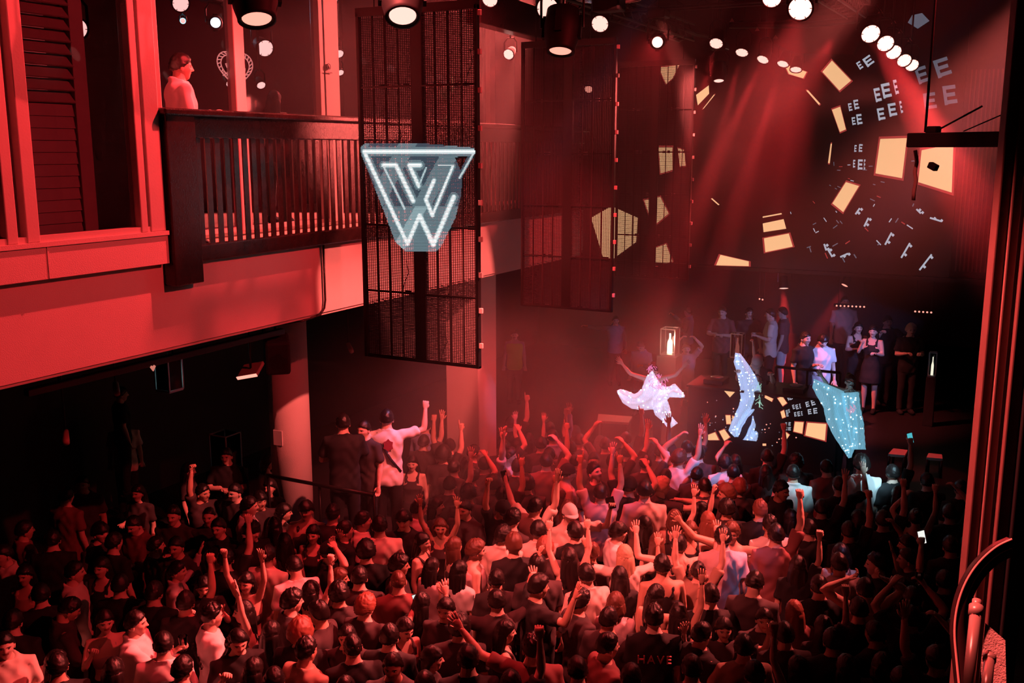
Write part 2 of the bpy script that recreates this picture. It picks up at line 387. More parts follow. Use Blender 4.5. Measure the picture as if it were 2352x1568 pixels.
def mesh_screen(Y, x0, x1, z0, z1, label, image=False, pitch=.016):
    r = empty('transparent_led_screen', ((x0 + x1) / 2, Y, z0), label, 'led screen', 'hanging see-through led screens')
    def L(mb, n, m=None, **k):
        o = mb.build(n, m, r, **k); o.matrix_parent_inverse = Matrix.Translation(r.location).inverted(); return o
    w = x1 - x0; xm = (x0 + x1) / 2
    fr = MB()
    for a in (x0, x1 - .03): fr.bevbox((a, Y - .03, z0), (a + .03, Y + .03, z1), .004)
    fr.box((x0, Y - .03, z1 - .04), (x1, Y + .03, z1 + .04)); fr.box((x0, Y - .02, z0), (x1, Y + .02, z0 + .02))
    L(fr, 'frame', M_BLACK)
    L(MB().bevbox((xm - .065, Y - .01, z0 + .01), (xm + .065, Y + .05, z1), .006), 'mast', M_BLACK)
    rh = (z1 - z0 - .06) / 5
    for c, (a, b_) in enumerate(((x0 + .03, xm - .06), (xm + .06, x1 - .03))):
        for k in range(5):
            za, zb = z0 + .02 + k * rh, z0 + .02 + (k + 1) * rh; mb = MB().mat(M_MATTE)
            z = za + .008
            while z < zb - .012:
                mb.box((a, Y - .004, z), (b_, Y + .004, z + pitch * .42)); z += pitch
            n = 4
            for q in range(n + 1):
                xx = a + (b_ - a) * q / n; ww = .011 if q != 2 else .022
                mb.box((xx - ww / 2, Y - .008, za), (xx + ww / 2, Y + .006, zb))
            q = 0; xx = a + .012
            while xx < b_ - .01:
                mb.box((xx, Y - .003, za), (xx + .004, Y + .003, zb)); xx += .0235
            mb.mat(M_BLACK).box((a, Y - .012, za - .008), (b_, Y + .012, za + .008))
            # cables and connectors along the joint
            rnd = random.Random(k * 7 + c + int(Y))
            for q in range(5):
                cx = rnd.uniform(a + .03, b_ - .06); mb.mat(M_BLACK if q < 3 else M_STEEL).box((cx, Y + .012, za - .014), (cx + rnd.uniform(.02, .07), Y + .03, za + rnd.uniform(.008, .03)))
            if rnd.random() < .5:
                cx = rnd.uniform(a + .05, b_ - .1)
                mb.mat(M_BLACK).tube([(cx, Y + .02, za), (cx + .02, Y + .03, za + .1), (cx + .07, Y + .03, za + .2), (cx + .05, Y + .02, za + .32)], .004, 5)
            L(mb, 'mesh_panel')
    for k in range(10):
        zz = z0 + .2 + k * (z1 - z0 - .3) / 9
        L(MB().mat(mat('pale_clip', (.55, .5, .48), .5)).bevbox((x1, Y - .02, zz), (x1 + .035, Y + .01, zz + .05), .004), 'edge_clip')
    if image: image(r, L, Y)
    for sx in (x0 + .2, x1 - .2): L(MB().tube([(sx, Y, z1), (sx, Y, 8.0)], .006, 6), 'hanging_wire', M_BLACK)
    return r
def w_logo(r, L, Y):
    # scan-line picture of a neon W in a triangle frame, one strip of light per led row
    segs = []  # bright tubes in crop coordinates (820..1120, 300..600), 5.227 px/px
    T = [((110,245),(1425,245),1.,14),((110,255),(625,1350),1.,13),((625,1350),(770,1010),1.,14),((770,1010),(935,1360),1.,16),((935,1360),(1180,790),1.,15),
         ((1425,255),(1250,560),.6,9),((335,415),(590,930),.7,8),((335,410),(490,410),1.,13),((490,415),(695,840),1.,14),((650,415),(760,660),1.,13),((650,410),(775,410),1.,15),
         ((760,660),(850,440),.55,8),((945,590),(845,820),1.,13),((845,820),(925,1010),1.,13),((925,1010),(1170,420),.9,10),((1000,410),(1170,410),.6,8)]
    OUT = [(65,190),(120,150),(840,150),(1420,200),(1440,260),(1280,560),(1270,760),(1200,1040),(1020,1400),(960,1450),(600,1440),(480,1330),(330,930),(70,280)]
    HOLE = [(1195,315),(1345,300),(1260,470)]
    def inside(x, y, P):
        c = False; n = len(P)
        for i in range(n):
            (x0, y0), (x1, y1) = P[i], P[(i + 1) % n]
            if (y0 > y) != (y1 > y) and x < (x1 - x0) * (y - y0) / (y1 - y0) + x0: c = not c
        return c
    levels = [emis('logo_row_%d' % i, c, s) for i, (c, s) in enumerate([((.14,.22,.30),.6),((.30,.45,.52),.8),((.50,.72,.78),1.),((.75,.95,1.0),1.4),((.85,1.0,1.0),3.)])]
    mb = MB(); rows = 92; cols = 150
    A = onY(820, 300, Y); 
    for i in range(rows):
        yy = 140 + i * (1450 - 140) / rows
        run = None
        for j in range(cols + 1):
            xx = 60 + j * 1390 / cols; lv = -1
            if j < cols and inside(xx, yy, OUT) and not inside(xx, yy, HOLE):
                v = .18 + .18 * (.5 + .5 * math.sin(xx * .011 + yy * .006)) + (.12 if yy > 900 else 0)
                for (p, q, s, wdt) in T:
                    dx, dy = q[0] - p[0], q[1] - p[1]; t = max(0, min(1, ((xx - p[0]) * dx + (yy - p[1]) * dy) / (dx * dx + dy * dy)))
                    d = math.hypot(xx - p[0] - t * dx, yy - p[1] - t * dy)
                    v = max(v, s * math.exp(-(d / (wdt * 2.1)) ** 2) * 1.25, s * .55 * math.exp(-(d / (wdt * 5)) ** 2))
                lv = 0 if v < .3 else 1 if v < .45 else 2 if v < .62 else 3 if v < .95 else 4
            if run and (lv != run[0]):
                xa = run[1]
                P = [(820 + xa / 5.227, 300 + yy / 5.227), (820 + xx / 5.227, 300 + yy / 5.227), (820 + xx / 5.227, 300 + (yy + 7.6) / 5.227), (820 + xa / 5.227, 300 + (yy + 7.6) / 5.227)]
                quad_y(mb, P, Y, levels[run[0]], .036); run = None
            if lv >= 0 and run is None: run = (lv, xx)
    L(mb, 'screen_image', label='glowing white and pale blue W logo in a triangle outline')
mesh_screen(8.2, -5.89, -4.56, 3.73, 7.09, 'nearest hanging see-through led screen, showing a glowing white W logo', w_logo)
mesh_screen(12.0, -6.02, -4.70, 3.72, 7.13, 'middle one of the three hanging led screens, dark with no picture')
mesh_screen(15.6, -6.08, -4.80, 3.72, 7.15, 'farthest hanging led screen, peach shapes shining through its mesh')
#==RIG
def lamp(px, py, d, tgt, rad=.1, kind='par', hot=0, label='', power=0, cone=10, group=None, hang=9.3, pos=None):
    p = pos or at(px, py, d); dirv = (Vector(tgt) - p).normalized()
    q = dirv.to_track_quat('Z', 'Y'); M = q.to_matrix().to_4x4()
    r = empty('moving_head_light' if kind == 'mov' else 'par_light', p, label, 'stage light', group)
    body = MB(); k = rad
    if kind == 'par':
        prof = [(-2.6 * k, .55 * k), (-2.4 * k, .8 * k), (-1.2 * k, .95 * k), (-.3 * k, 1.12 * k), (.05 * k, 1.16 * k), (.06 * k, 1.03 * k), (-.05 * k, 1.0 * k)]
    else:
        prof = [(-4.0 * k, .9 * k), (-3.8 * k, 1.45 * k), (-2.2 * k, 1.6 * k), (-1.0 * k, 1.5 * k), (-.2 * k, 1.3 * k), (.06 * k, 1.28 * k), (.08 * k, 1.08 * k), (-.12 * k, 1.0 * k)]
    n = 22; vs = []; fs = []
    for (z, rr) in prof:
        for j in range(n): vs.append(M @ Vector((rr * math.cos(2 * math.pi * j / n), rr * math.sin(2 * math.pi * j / n), z)))
    for i in range(len(prof) - 1):
        for j in range(n): fs.append((i * n + j, i * n + (j + 1) % n, (i + 1) * n + (j + 1) % n, (i + 1) * n + j))
    fs.append(tuple(range(n))[::-1]); body.add(vs, fs, True)
    if kind == 'mov':
        for s in range(4):
            a = math.pi / 2 * s; body.box((-.03 * 1, 1.35 * k, -3.2 * k), (.03, 1.75 * k, -1.2 * k), M @ Matrix.Rotation(a, 4, 'Z'))
    body.build('housing', mat('housing_black', (.008, .008, .009), .6, spec=.2), r)
    L = MB().disc(dirv * (-.04 * k if kind == 'par' else -.1 * k), dirv, .98 * k, 24)
    lens = L.build('lens', (M_LENS, M_LENS_HOT, M_LENS_DIM)[hot], r)
    if kind == 'par':
        rim = MB()
        for s in range(6):
            a = s * math.pi / 3; rim.box((.8 * k, -.03 * k, .0), (1.02 * k, .03 * k, .05 * k), M @ Matrix.Rotation(a, 4, 'Z'))
        rim.tube([M @ Vector((1.03 * k * math.cos(q * math.pi / 12), 1.03 * k * math.sin(q * math.pi / 12), .02 * k)) for q in range(25)], .05 * k, 6)
        rim.build('lens_rim', M_BLACK, r)
    # yoke and hanging clamp
    side = Vector((0, 0, 1)).cross(dirv)
    side = side.normalized() if side.length > .1 else Vector((1, 0, 0))
    c = dirv * (-1.3 * k if kind == 'par' else -2.2 * k); w = (1.25 if kind == 'par' else 1.9) * k
    top = c + Vector((0, 0, 2.6 * k if kind == 'par' else 4.0 * k))
    yk = MB()
    yk.tube([c + side * w, c + side * w + (top - c) * .7, top + side * w * .5, top - side * w * .5, c - side * w + (top - c) * .7, c - side * w], .012, 6, smooth=False)
    if kind == 'mov': yk.bevbox(top + Vector((-.13, -.13, 0)), top + Vector((.13, .13, .12)), .02)
    yk.build('yoke', M_BLACK, r)
    MB().tube([top, Vector((top.x, top.y, max(hang - p.z, top.z + .05)))], .014, 6).build('hanging_pole', M_BLACK, r)
    if power:
        spot('beam_' + kind, p + dirv * .03, tgt, power, cone, blend=.25, radius=.05)
    return r
# truss
def truss(a, b, label, w=.26):
    a, b = Vector(a), Vector(b); r = empty('lighting_truss', a, label, 'truss'); d = b - a; n = int(d.length / .35)
    t = d.normalized(); s = t.cross(Vector((0, 0, 1))).normalized() * w / 2; u = Vector((0, 0, w / 2)); mb = MB()
    cs = [s + u, s - u, -s - u, -s + u]
    for c in cs: mb.tube([c, c + d], .022, 8)
    for k in range(n):
        p0, p1 = d * (k / n), d * ((k + 1) / n)
        for i in range(4):
            mb.tube([p0 + cs[i], p1 + cs[(i + 1) % 4]], .01, 5)
    mb.build('lattice', M_BLACK, r); return r
truss((-5.4, 7.6, 7.75), (-5.4, 17, 7.75), 'long dark truss carrying the three hanging led screens')
truss((-2.55, 8.0, 7.75), (-2.55, 16.6, 7.9), 'dark truss running away above the dance floor beside the bright lamps')
truss((-5.6, 14.2, 7.9), (-1.2, 14.2, 7.9), 'dark cross truss in front of the video wall')
truss((-6.2, 10.6, 7.7), (-2.6, 10.6, 7.7), 'dark cross truss over the middle led screen')
CR = [(1645,100,16,1560,420),(1704,121,17,1590,560),(1752,137,18,1560,560),(1798,147,19,1640,640),(1828,160,19.4,1760,700)]
for i, (x, y, d, tx, ty) in enumerate(CR):
    lamp(x, y, d, at(tx, ty, d - 2), .1, label='round lamp in the descending row left of the tunnel, ' + ['left end and largest', 'second from the left, beaming down-left', 'middle one', 'fourth, strongly beaming', 'last and smallest'][i],
         power=[8000, 8000, 12000, 14000, 7500][i], cone=[7, 7, 8, 8, 6][i], group='row of lamps left of the video tunnel')
RR = [(2000,78,12.0),(2034,100,13.4),(2053,120,14.8),(2077,139,16.2),(2095,150,17.4)]
for i, (x, y, d) in enumerate(RR):
    lamp(x, y, d, at(2290, 560, d - 3.5), .1, hot=1, label='blazing round lamp in the right-hand row, ' + ['top and biggest one', 'second from the top', 'third, in the middle', 'fourth from the top', 'lowest and smallest'][i],
         power=[15000, 9000, 7000, 5000, 5000][i], cone=[9, 8, 7, 7, 7][i], group='row of blazing lamps right of the video wall')
lamp(1838, 20, 9.5, at(1700, 500, 6), .1, hot=1, label='brightest round lamp at the top edge above the stage', power=4500, cone=14)
lamp(1773, -4, 10.5, at(1700, 500, 7), .09, hot=1, label='bright lamp cut by the top edge, left of the brightest one', power=1500, cone=10)
lamp(1258, 20, 9.5, at(900, 400, 6), .1, label='large tilted round lamp at the top, over the middle led screen')
lamp(1378, 55, 12.5, at(1200, 420, 9), .1, label='tilted round lamp below the silver dish')
lamp(1125, -2, 12, at(900, 300, 9), .09, label='round lamp at the top edge right of the nearest led screen')
lamp(1168, 125, 15, onX(1010, 300, -6.5), .075, label='small lamp between the first two led screens, beaming down-left', power=2600, cone=9)
lamp(1352, 205, 17.5, at(1300, 500, 15), .07, hot=2, label='dim lamp behind the middle led screen')
lamp(1510, 97, 14.5, at(1450, 300, 8), .075, 'mov', hot=1, label='moving light facing forward between the two far led screens', power=1200, cone=16)
lamp(1651, 186, 17.0, at(1651, 640, 16), .08, 'mov', hot=0, label='moving light pointing straight down beside the farthest led screen')
lamp(925, 38, 7.6, at(940, 520, 6.6), .1, 'mov', hot=0, label='large black moving light hanging before the nearest led screen')
lamp(590, 45, 7.2, at(640, 520, 6.6), .1, 'mov', hot=2, label='large black moving light hanging in front of the upper windows', hang=9.3)
lamp(1287, 118, 9.2, at(1250, 620, 8.6), .1, 'mov', hot=2, label='long black moving light hanging before the middle led screen', hang=9.3)
lamp(1800, 662, 21.4, at(1800, 830, 21.2), .1, 'par', hot=0, label='small ceiling lamp over the stage casting a cone of light', power=2600, cone=26, hang=3.55)
lamp(1940, 655, 21.6, at(1860, 800, 21.2), .07, 'par', hot=2, label='dim lamp above the striped row of stage lights', power=1000, cone=20, hang=3.55)
# lamps added behind the upper windows to stand in for reflections in the glass
UP = [(175,66,.085,'large round stand-in lamp for a reflection in the left shutter window'),(312,157,.035,'small stand-in lamp for a reflection beside the window post'),(181,165,.035,'tiny stand-in lamp for a reflection, below the large one at the shutter'),
      (415,8,.085,'tilted stand-in lamp for a reflection at the top of the second upper window'),(609,111,.095,'round bright stand-in lamp for a reflection high in the balcony glass'),(758,-6,.11,'stand-in lamp for a reflection, cut by the top edge above the no-smoking sticker'),
      (600,196,.05,'flat oval stand-in lamp for a reflection low in the balcony glass'),(530,192,.05,'tilted oval stand-in lamp for a reflection beside the rope heart sign'),(779,124,.06,'stand-in lamp for a reflection, half hidden by the post with the sticker'),(782,167,.045,'lower stand-in lamp for a reflection, partly behind the post with the sticker')]
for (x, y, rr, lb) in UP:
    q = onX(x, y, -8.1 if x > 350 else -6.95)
    lamp(x, y, 0, q + Vector((2, -1.2, -.9 if rr > .06 else -2)), rr, label=lb, pos=q, hang=8.5, group='stand-in lamps for reflections in the upper windows')
q = onX(495, 52, -9.2); l = lamp(495, 52, 0, ORG, .06, 'mov', label='white-blue moving light glaring in the upper room', pos=q, hang=8.5)
for ch in l.children:
    if ch.name.startswith('lens'): ch.data.materials[0] = emis('cold_lens', (.75, .85, 1), 25)
spot('cold_beam', q + Vector((.1, 0, 0)), onX(600, 20, -8.4), 60, 30, color=(.6, .7, 1))
q = onX(420, 48, -9.6)
lamp(420, 48, 0, ORG, .03, label='tiny cyan lamp in the upper room', pos=q, hang=8.5).children[1].data.materials[0] = emis('cyan_lens', (.3, .9, 1), 6)
spot('beam_in_upper_room', onX(500, 78, -8.3), onX(370, 125, -8.0), 90, 26)
# silver dish at the top with black block
r = empty('silver_dish', at(1400, -6, 10.6), 'shiny silver dish reflector hanging at the top edge', 'reflector')
mb = MB(); vs = []; n = 32; fs = []
for i, (z, rr) in enumerate([(.0, .33), (.0, .31), (.05, .28), (.1, .2), (.13, .08), (.14, .08), (.11, .21), (.06, .29), (.0, .335)]):
    for j in range(n): vs.append((rr * math.cos(2 * math.pi * j / n), rr * math.sin(2 * math.pi * j / n), z - .02))
for i in range(8):
    for j in range(n): fs.append((i * n + j, i * n + (j + 1) % n, (i + 1) * n + (j + 1) % n, (i + 1) * n + j))
mb.add(vs, fs, True); mb.build('dish', mat('mirror_silver', (.7, .62, .6), .22, 1.), r)
MB().bevbox((-.16, -.1, -.14), (.14, .1, .45), .02).build('driver_box', M_BLACK, r)
MB().tube([(0, 0, .45), (0, 0, 1.2)], .015, 6).build('hanging_pole', M_BLACK, r)
# glossy beam/duct top centre
a, b_ = at(1105, 62, 12.6), at(1285, 105, 15.0)
r = empty('glossy_duct', a, 'glossy red-brown duct box running away at the top', 'duct')
MB().bevbox((-3.2, -.1, .02), (0.35, .1, .42), .01, Matrix.Rotation(math.atan2(b_.y - a.y, b_.x - a.x), 4, 'Z') @ Matrix.Translation((3.0, 0, 0))).build('duct_body', M_DUCT, r)
# curved ceiling hood top right of centre
r = empty('ceiling_hood', at(1850, 70, 20.5 - .8), 'dark glossy hood panel between the two rows of lamps', 'ceiling panel')
pts = [(1690, 60), (2010, 20), (1960, 125), (1830, 122)]
vs = [at(x, y, 18.6) - Vector(r.location) for x, y in pts]; vs2 = [v + Vector((0, .25, .12)) for v in vs]
MB().add(vs + vs2, [(0, 1, 2, 3)[::-1], (4, 5, 6, 7), (0, 4, 5, 1)[::-1], (1, 5, 6, 2)[::-1], (2, 6, 7, 3)[::-1], (3, 7, 4, 0)[::-1]]).build('hood_panel', M_DUCT, r)
# pipes and cables near ceiling
rnd = random.Random(11)
for k in range(16):
    x0 = rnd.uniform(-6, 1); y0 = rnd.uniform(9, 17); z0 = rnd.uniform(7.7, 8.9)
    lx, ly = (rnd.uniform(1.5, 4), 0) if k % 2 else (0, rnd.uniform(2, 5))
    r = empty('ceiling_pipe', (x0, y0, z0), 'dark pipe or cable run in the clutter under the ceiling', 'pipe', 'dark pipes under the ceiling')
    MB().tube([(0, 0, 0), (lx / 2, ly / 2, -.03 * (k % 3)), (lx, ly, 0)], rnd.choice((.02, .035, .05)), 8).build('pipe', M_BLACK, r)
    MB().tube([(lx * .2, ly * .2, 0), (lx * .2, ly * .2, 9.3 - z0)], .008, 5).build('hanger', M_BLACK, r)
    MB().tube([(lx * .8, ly * .8, 0), (lx * .8, ly * .8, 9.3 - z0)], .008, 5).build('hanger', M_BLACK, r)
# small pennant flags along the far truss
for i, (x, y) in enumerate([(2022, 27), (2053, 51), (2068, 73), (2090, 92), (1681, 47), (1739, 68), (1781, 85)]):
    p = at(x, y, 15.5 + i % 4 * .4); s = .035
    FL = MB().add([(-s, 0, -s * .6), (s, 0, -s * .5), (0, 0, s), (-s, .006, -s * .6), (s, .006, -s * .5), (0, .006, s)], [(0, 1, 2), (5, 4, 3), (0, 3, 4, 1), (1, 4, 5, 2), (2, 5, 3, 0)]).build('pennant_flag', mat('pennant', (.7, .5, .45), .6), label='tiny pale triangular flag, ' + ['first of the four on the right', 'second of the four on the right', 'third of the four on the right', 'lowest of the four on the right', 'leftmost of the trio in the centre', 'middle one of the trio in the centre', 'rightmost of the trio in the centre'][i], cat='flag', group='tiny flags under the ceiling'); FL.location = p; MB().tube([(0, .003, s), (0, .003, 9.3 - p.z)], .0015, 4).build('hanging_thread', M_BLACK, FL)
# LED dot bars at stage
def dotbar(x0, x1, y, d, n, label):
    a, b_ = at(x0, y, d), at(x1, y + 3, d); r = empty('led_bar', a, label, 'stage light'); v = b_ - a
    MB().tube([v * -.04, v * 1.04], .035, 8).build('bar', M_BLACK, r)
    for k in range(n):
        p = v * ((k + .5) / n) + Vector((0, -.035, -.01)); MB().sphere(p, .018, 8, 6).build('led_dot', M_LENS_DIM, r)
    for e in (.1, .9): MB().tube([v * e, v * e + Vector((0, 0, 3.55 - a.z))], .01, 5).build('hanging_pole', M_BLACK, r)
dotbar(1918, 1990, 700, 21.2, 8, 'bar of eight small red-white dots above the stage')
dotbar(2098, 2144, 713, 21.0, 5, 'shorter bar of five small red dots above the stage')
dotbar(1742, 1756, 684, 21.6, 2, 'pair of tiny red dots left of the stage lamp')
# hanging black bar at right with paper streamer
a, b_ = at(2094, 322, 7.0), at(2300, 327, 6.6)
r = empty('hanging_light_bar', a, 'black bar hanging at the right with thin cables', 'light bar'); v = b_ - a
q = Matrix.Rotation(math.atan2(v.y, v.x), 4, 'Z')
MB().bevbox((0, -.05, -.045), (v.length + .15, .05, .045), .008, q).build('bar_body', M_MATTE, r)
MB().bevbox((.12, -.03, .04), (.2, .03, .085), .01, q).build('clamp', M_MATTE, r)
MB().tube([q @ Vector((.17, 0, .05)), q @ Vector((.42, .1, .2))], .006, 6).build('stay_cable', M_MATTE, r)
MB().tube([q @ Vector((.38, 0, .05)), q @ Vector((.60, .1, .16))], .004, 6).build('stay_cable', M_MATTE, r)
MB().bevbox((.2, -.02, -.1), (.26, .02, -.06), .006, q @ Matrix.Rotation(.4, 4, 'Y')).build('clamp', M_MATTE, r)
MB().tube([q @ Vector((.1, 0, .05)), q @ Vector((.1, 0, 1.9))], .008, 6).build('hanging_wire', M_MATTE, r)
ps = [at(x, y, 7.05) for x, y in ((2102, 345), (2106, 372), (2101, 395), (2104, 415), (2099, 440), (2098, 460))]
r2 = MB().tube([p - ps[0] for p in ps], [(.012, .003)] * 6, 6).build('paper_streamer', mat('pink_paper', (.85, .5, .48), .6), label='crumpled pink paper streamer dangling from the hanging black bar', cat='streamer'); r2.location = ps[0]
#==NEAR
# near right-hand window frame seen at close range
NF = [(2311, 2224, 24, M_DARKWOOD), (2338, 2251, 20, None), (2352, 2288, 30, None)]
MN = mat('red_brown_paint', (.30, .16, .15), .5, noise_amt=.2, nscale=20)
fr = empty('window_post', at(2235, 1180, 3.3).xy.to_3d() + Vector((0, 0, 4.0)), 'tall metal window posts close by at the right edge', 'post')
for (x0, w, m, n) in ((2235, 24, MN, 'post_profile'), (2260, 19, mat('pale_post', (.5, .3, .28), .45), 'post_profile'), (2303, 34, MN, 'post_profile'), (2340, 36, M_MATTE, 'post_profile')):
    p = at(x0, 1180, 3.3); hw = w / F_PX * 3.3 / 2; q = Matrix.Translation((p.x, p.y, 0)) @ Matrix.Rotation(HEAD, 4, 'Z')
    o = MB().bevbox((-hw, -.02, 4.0), (hw, .02, 8.2), .004, q).build(n, m, fr); o.matrix_parent_inverse = Matrix.Translation(fr.location).inverted()
pts = [(2325, 1238), (2290, 1255), (2255, 1285), (2228, 1320), (2208, 1362), (2196, 1410), (2193, 1460), (2198, 1520), (2206, 1600)]
def smooth(P, n=5):
    Q = [Vector(p) for p in P]; out = []
    for i in range(len(Q) - 1):
        a, b, c, d = Q[max(i - 1, 0)], Q[i], Q[i + 1], Q[min(i + 2, len(Q) - 1)]
        for k in range(n):
            t = k / n; out.append(.5 * ((2 * b) + (c - a) * t + (2 * a - 5 * b + 4 * c - d) * t * t + (3 * b - a - 3 * c + d) * t ** 3))
    return out + [Q[-1]]
P3 = [at(p.x, p.y, 2.9) for p in smooth(pts)]
r = MB(); inner = [p + (at(2330, 1420, 2.95) - p) * .22 for p in P3]
vs = []; back = (CAM_M @ Vector((0, 0, -1))) * .03
for p, q in zip(P3, inner): vs += [p, q, p + back, q + back]
fs = []
for i in range(len(P3) - 1):
    a = i * 4; fs += [(a, a+4, a+5, a+1), (a+2, a+3, a+7, a+6), (a, a+2, a+6, a+4), (a+1, a+5, a+7, a+3)]
c0 = P3[20].copy()
o = r.add([v - c0 for v in vs], fs, True).build('curved_guard', mat('guard_dark_red', (.03, .012, .014), .35), label='curved dark guard plate bulging at the lower right edge', cat='guard'); o.location = c0
o2 = MB().tube([p - c0 for p in P3], .0035, 8).build('guard_edge', mat('edge_highlight_tone', (.8, .5, .45), .3), o)  # highlight along the guard's rim put into the bead's pale colour
for (x0, y0, x1, y1, w, lb) in ((2242, 1395, 2222, 1600, 22, 'bright metal pipe with a collar at the lower right corner'), (2273, 1508, 2264, 1600, 20, 'shorter second pipe at the lower right corner')):
    a, b_ = at(x0, y0, 2.7), at(x1, y1, 2.6); rr = w / F_PX * 2.7 / 2; v = b_ - a
    pr = empty('metal_pipe', b_, lb, 'pipe')
    MB().tube([-v, Vector((0, 0, 0))], rr, 16).build('tube', mat('pipe_metal', (.75, .55, .5), .3, .4), pr)
    MB().tube([-v * 1.02, -v * .9], rr * 1.25, 16).build('collar', MATS['pipe_metal'], pr)
    MB().tube([-v * 1.09, -v * 1.0], rr * .8, 16).build('cap', MATS['pipe_metal'], pr)
vs = [at(x, y, 2.95) for x, y in ((2263, 1430), (2309, 1470), (2312, 1600), (2245, 1600))]; c0 = vs[3]
sl = MB().add([v - c0 for v in vs] + [v - c0 + Vector((0, .1, -.1)) for v in vs], [(3, 2, 1, 0), (4, 5, 6, 7), (0, 1, 5, 4), (1, 2, 6, 5), (2, 3, 7, 6), (3, 0, 4, 7)])
o = sl.build('ledge_slab', mat('rough_concrete', (.62, .5, .46), .85, noise_amt=.5, nscale=40, bump=.5, bscale=200), label='rough lit concrete ledge behind the pipes at the lower right', cat='ledge'); o.location = c0
#==PEOPLE
# ---- body builder: every person is one continuous body with hair and clothes as children
SKINS = [mat('skin_%d' % i, c, .5, bump=.05) for i, c in enumerate([(.78, .52, .42), (.62, .38, .28), (.42, .24, .17), (.85, .60, .50)])]
HAIRM = {'k': mat('hair_black', (.014, .010, .010), .27, bump=.25, bscale=260), 'b': mat('hair_brown', (.10, .045, .03), .3, bump=.25, bscale=260),
         'l': mat('hair_blond', (.62, .42, .28), .34, bump=.25, bscale=260), 'r': mat('hair_auburn', (.24, .09, .06), .3, bump=.25, bscale=260)}
CLOTH = {'K': (.012, .011, .013), 'W': (.88, .86, .86), 'C': (.80, .68, .60), 'G': (.42, .38, .38), 'D': (.05, .035, .038), 'R': (.24, .09, .09), 'P': (.66, .50, .52), 'N': (.05, .06, .11), 'Y': (.75, .85, .08), 'B': (.30, .42, .62), 'T': (.40, .26, .2)}
CLOTHM = {k: mat('cloth_' + k, c, .85, bump=.15, bscale=300) for k, c in CLOTH.items()}
M_LIP = mat('lips', (.45, .13, .12), .4); M_EYE = mat('eye_white', (.8, .78, .76), .3); M_IRIS = mat('eye_dark', (.02, .012, .01), .2)
BODY, HAIRC, CLO = {}, {}, {}
U = dict(d=((.16, -.04, -1), (.08, .28, -1), .45), u=((.32, .22, .95), (-.05, .15, 1), 1.), o=((.38, .2, .9), (.0, .12, 1), 0.), p=((.34, .22, .92), (-.05, .2, 1), 2.),
         b=((.22, .12, -1), (-.45, .85, .25), .6), f=((.28, .95, -.08), (.05, 1, .12), 2.), h=((.8, .15, .5), (-.85, -.1, .45), .5), s=((.85, .35, .1), (.05, .3, 1), 1.),
         t=((.85, .35, .05), (.05, .35, 1), 0.), c=((.3, .35, -.85), (-.35, .5, .9), .7), l=((.5, .35, .75), (-.55, .35, .6), .4), w=((.9, .3, .35), (.6, .3, .8), 0.),
         q=((.3, .7, -.3), (-.1, .8, .65), .8), x=((.3, .25, -.9), (-.95, .45, .1), .5))
def smoothpts(P, n=3):
    return P
def frame(d, hint):
    d = Vector(d).normalized(); s = d.cross(Vector(hint)); s = s.normalized() if s.length > 1e-3 else Vector((1, 0, 0)); nrm = s.cross(d).normalized(); return d, s, nrm
def arm_geo(sex, code, side):
    u, f, hand = U[code]; m = 1 if side > 0 else -1
    sh = Vector((m * (.178 if sex == 'm' else .155), 0, 1.425))
    u = Vector((u[0] * m, u[1], u[2])).normalized(); f = Vector((f[0] * m, f[1], f[2])).normalized()
    if u.z > .3: sh = sh + Vector((-m * .02, 0, .035))
    k = 1 if sex == 'm' else .93
    el = sh + u * .285 * k; wr = el + f * .25 * k
    return sh, el, wr, f, hand
def hand_geo(mb, wr, f, curl, side, k=1.):
    d, s, nrm = frame(f, (0, 1, .2) if abs(f.z) > .75 else (0, 0, 1)); m = 1 if side > 0 else -1
    if nrm.y < 0: nrm = -nrm
    s = d.cross(nrm).normalized()
    L = .088 * k
    mb.tube([wr - d * .02, wr + d * .01, wr + d * L * .5, wr + d * L * .95, wr + d * (L + .006)], [(.024, .019), (.026, .018), (.038, .016), (.040, .014), (.034, .009)], 10, flat=nrm)
    lens = [.070, .078, .072, .056]
    for i in range(4):
        off = (-.029 + i * .0193) * m * -1
        base = wr + d * L * .93 + s * off * k
        spread = (i - 1.5) * (.16 if curl == 0 else .04) * -m
        c = curl
        if curl == 2.: c = 0.04 if i == 0 else 1.
        dd = (d + s * spread).normalized(); p = base; pts = [p]; a = 0
        for q in range(3):
            a += c * (1.15 if q else .95) + .06
            v = dd * math.cos(a) + nrm * math.sin(a); p = p + v * lens[i] * k * (.42, .32, .26)[q]; pts.append(p)
        mb.tube(pts, [.0095 * k, .0088 * k, .008 * k, .0055 * k], 7)
    t0 = wr + d * L * .25 - s * m * -.026 * k * 1
    t0 = wr + d * L * .25 + s * (-.028) * -m * -1 * k
    sd = s * (1 if (t0 - wr).dot(s) > 0 else -1)
    if curl >= .9: pts = [t0, t0 + d * .03 + sd * .008 + nrm * .02, t0 + d * .05 - sd * .012 + nrm * .034]
    else: pts = [t0, t0 + d * .026 + sd * .022 + nrm * .006, t0 + d * .055 + sd * .034 + nrm * .010]
    mb.tube(pts, [.0125 * k, .0105 * k, .007 * k], 7)
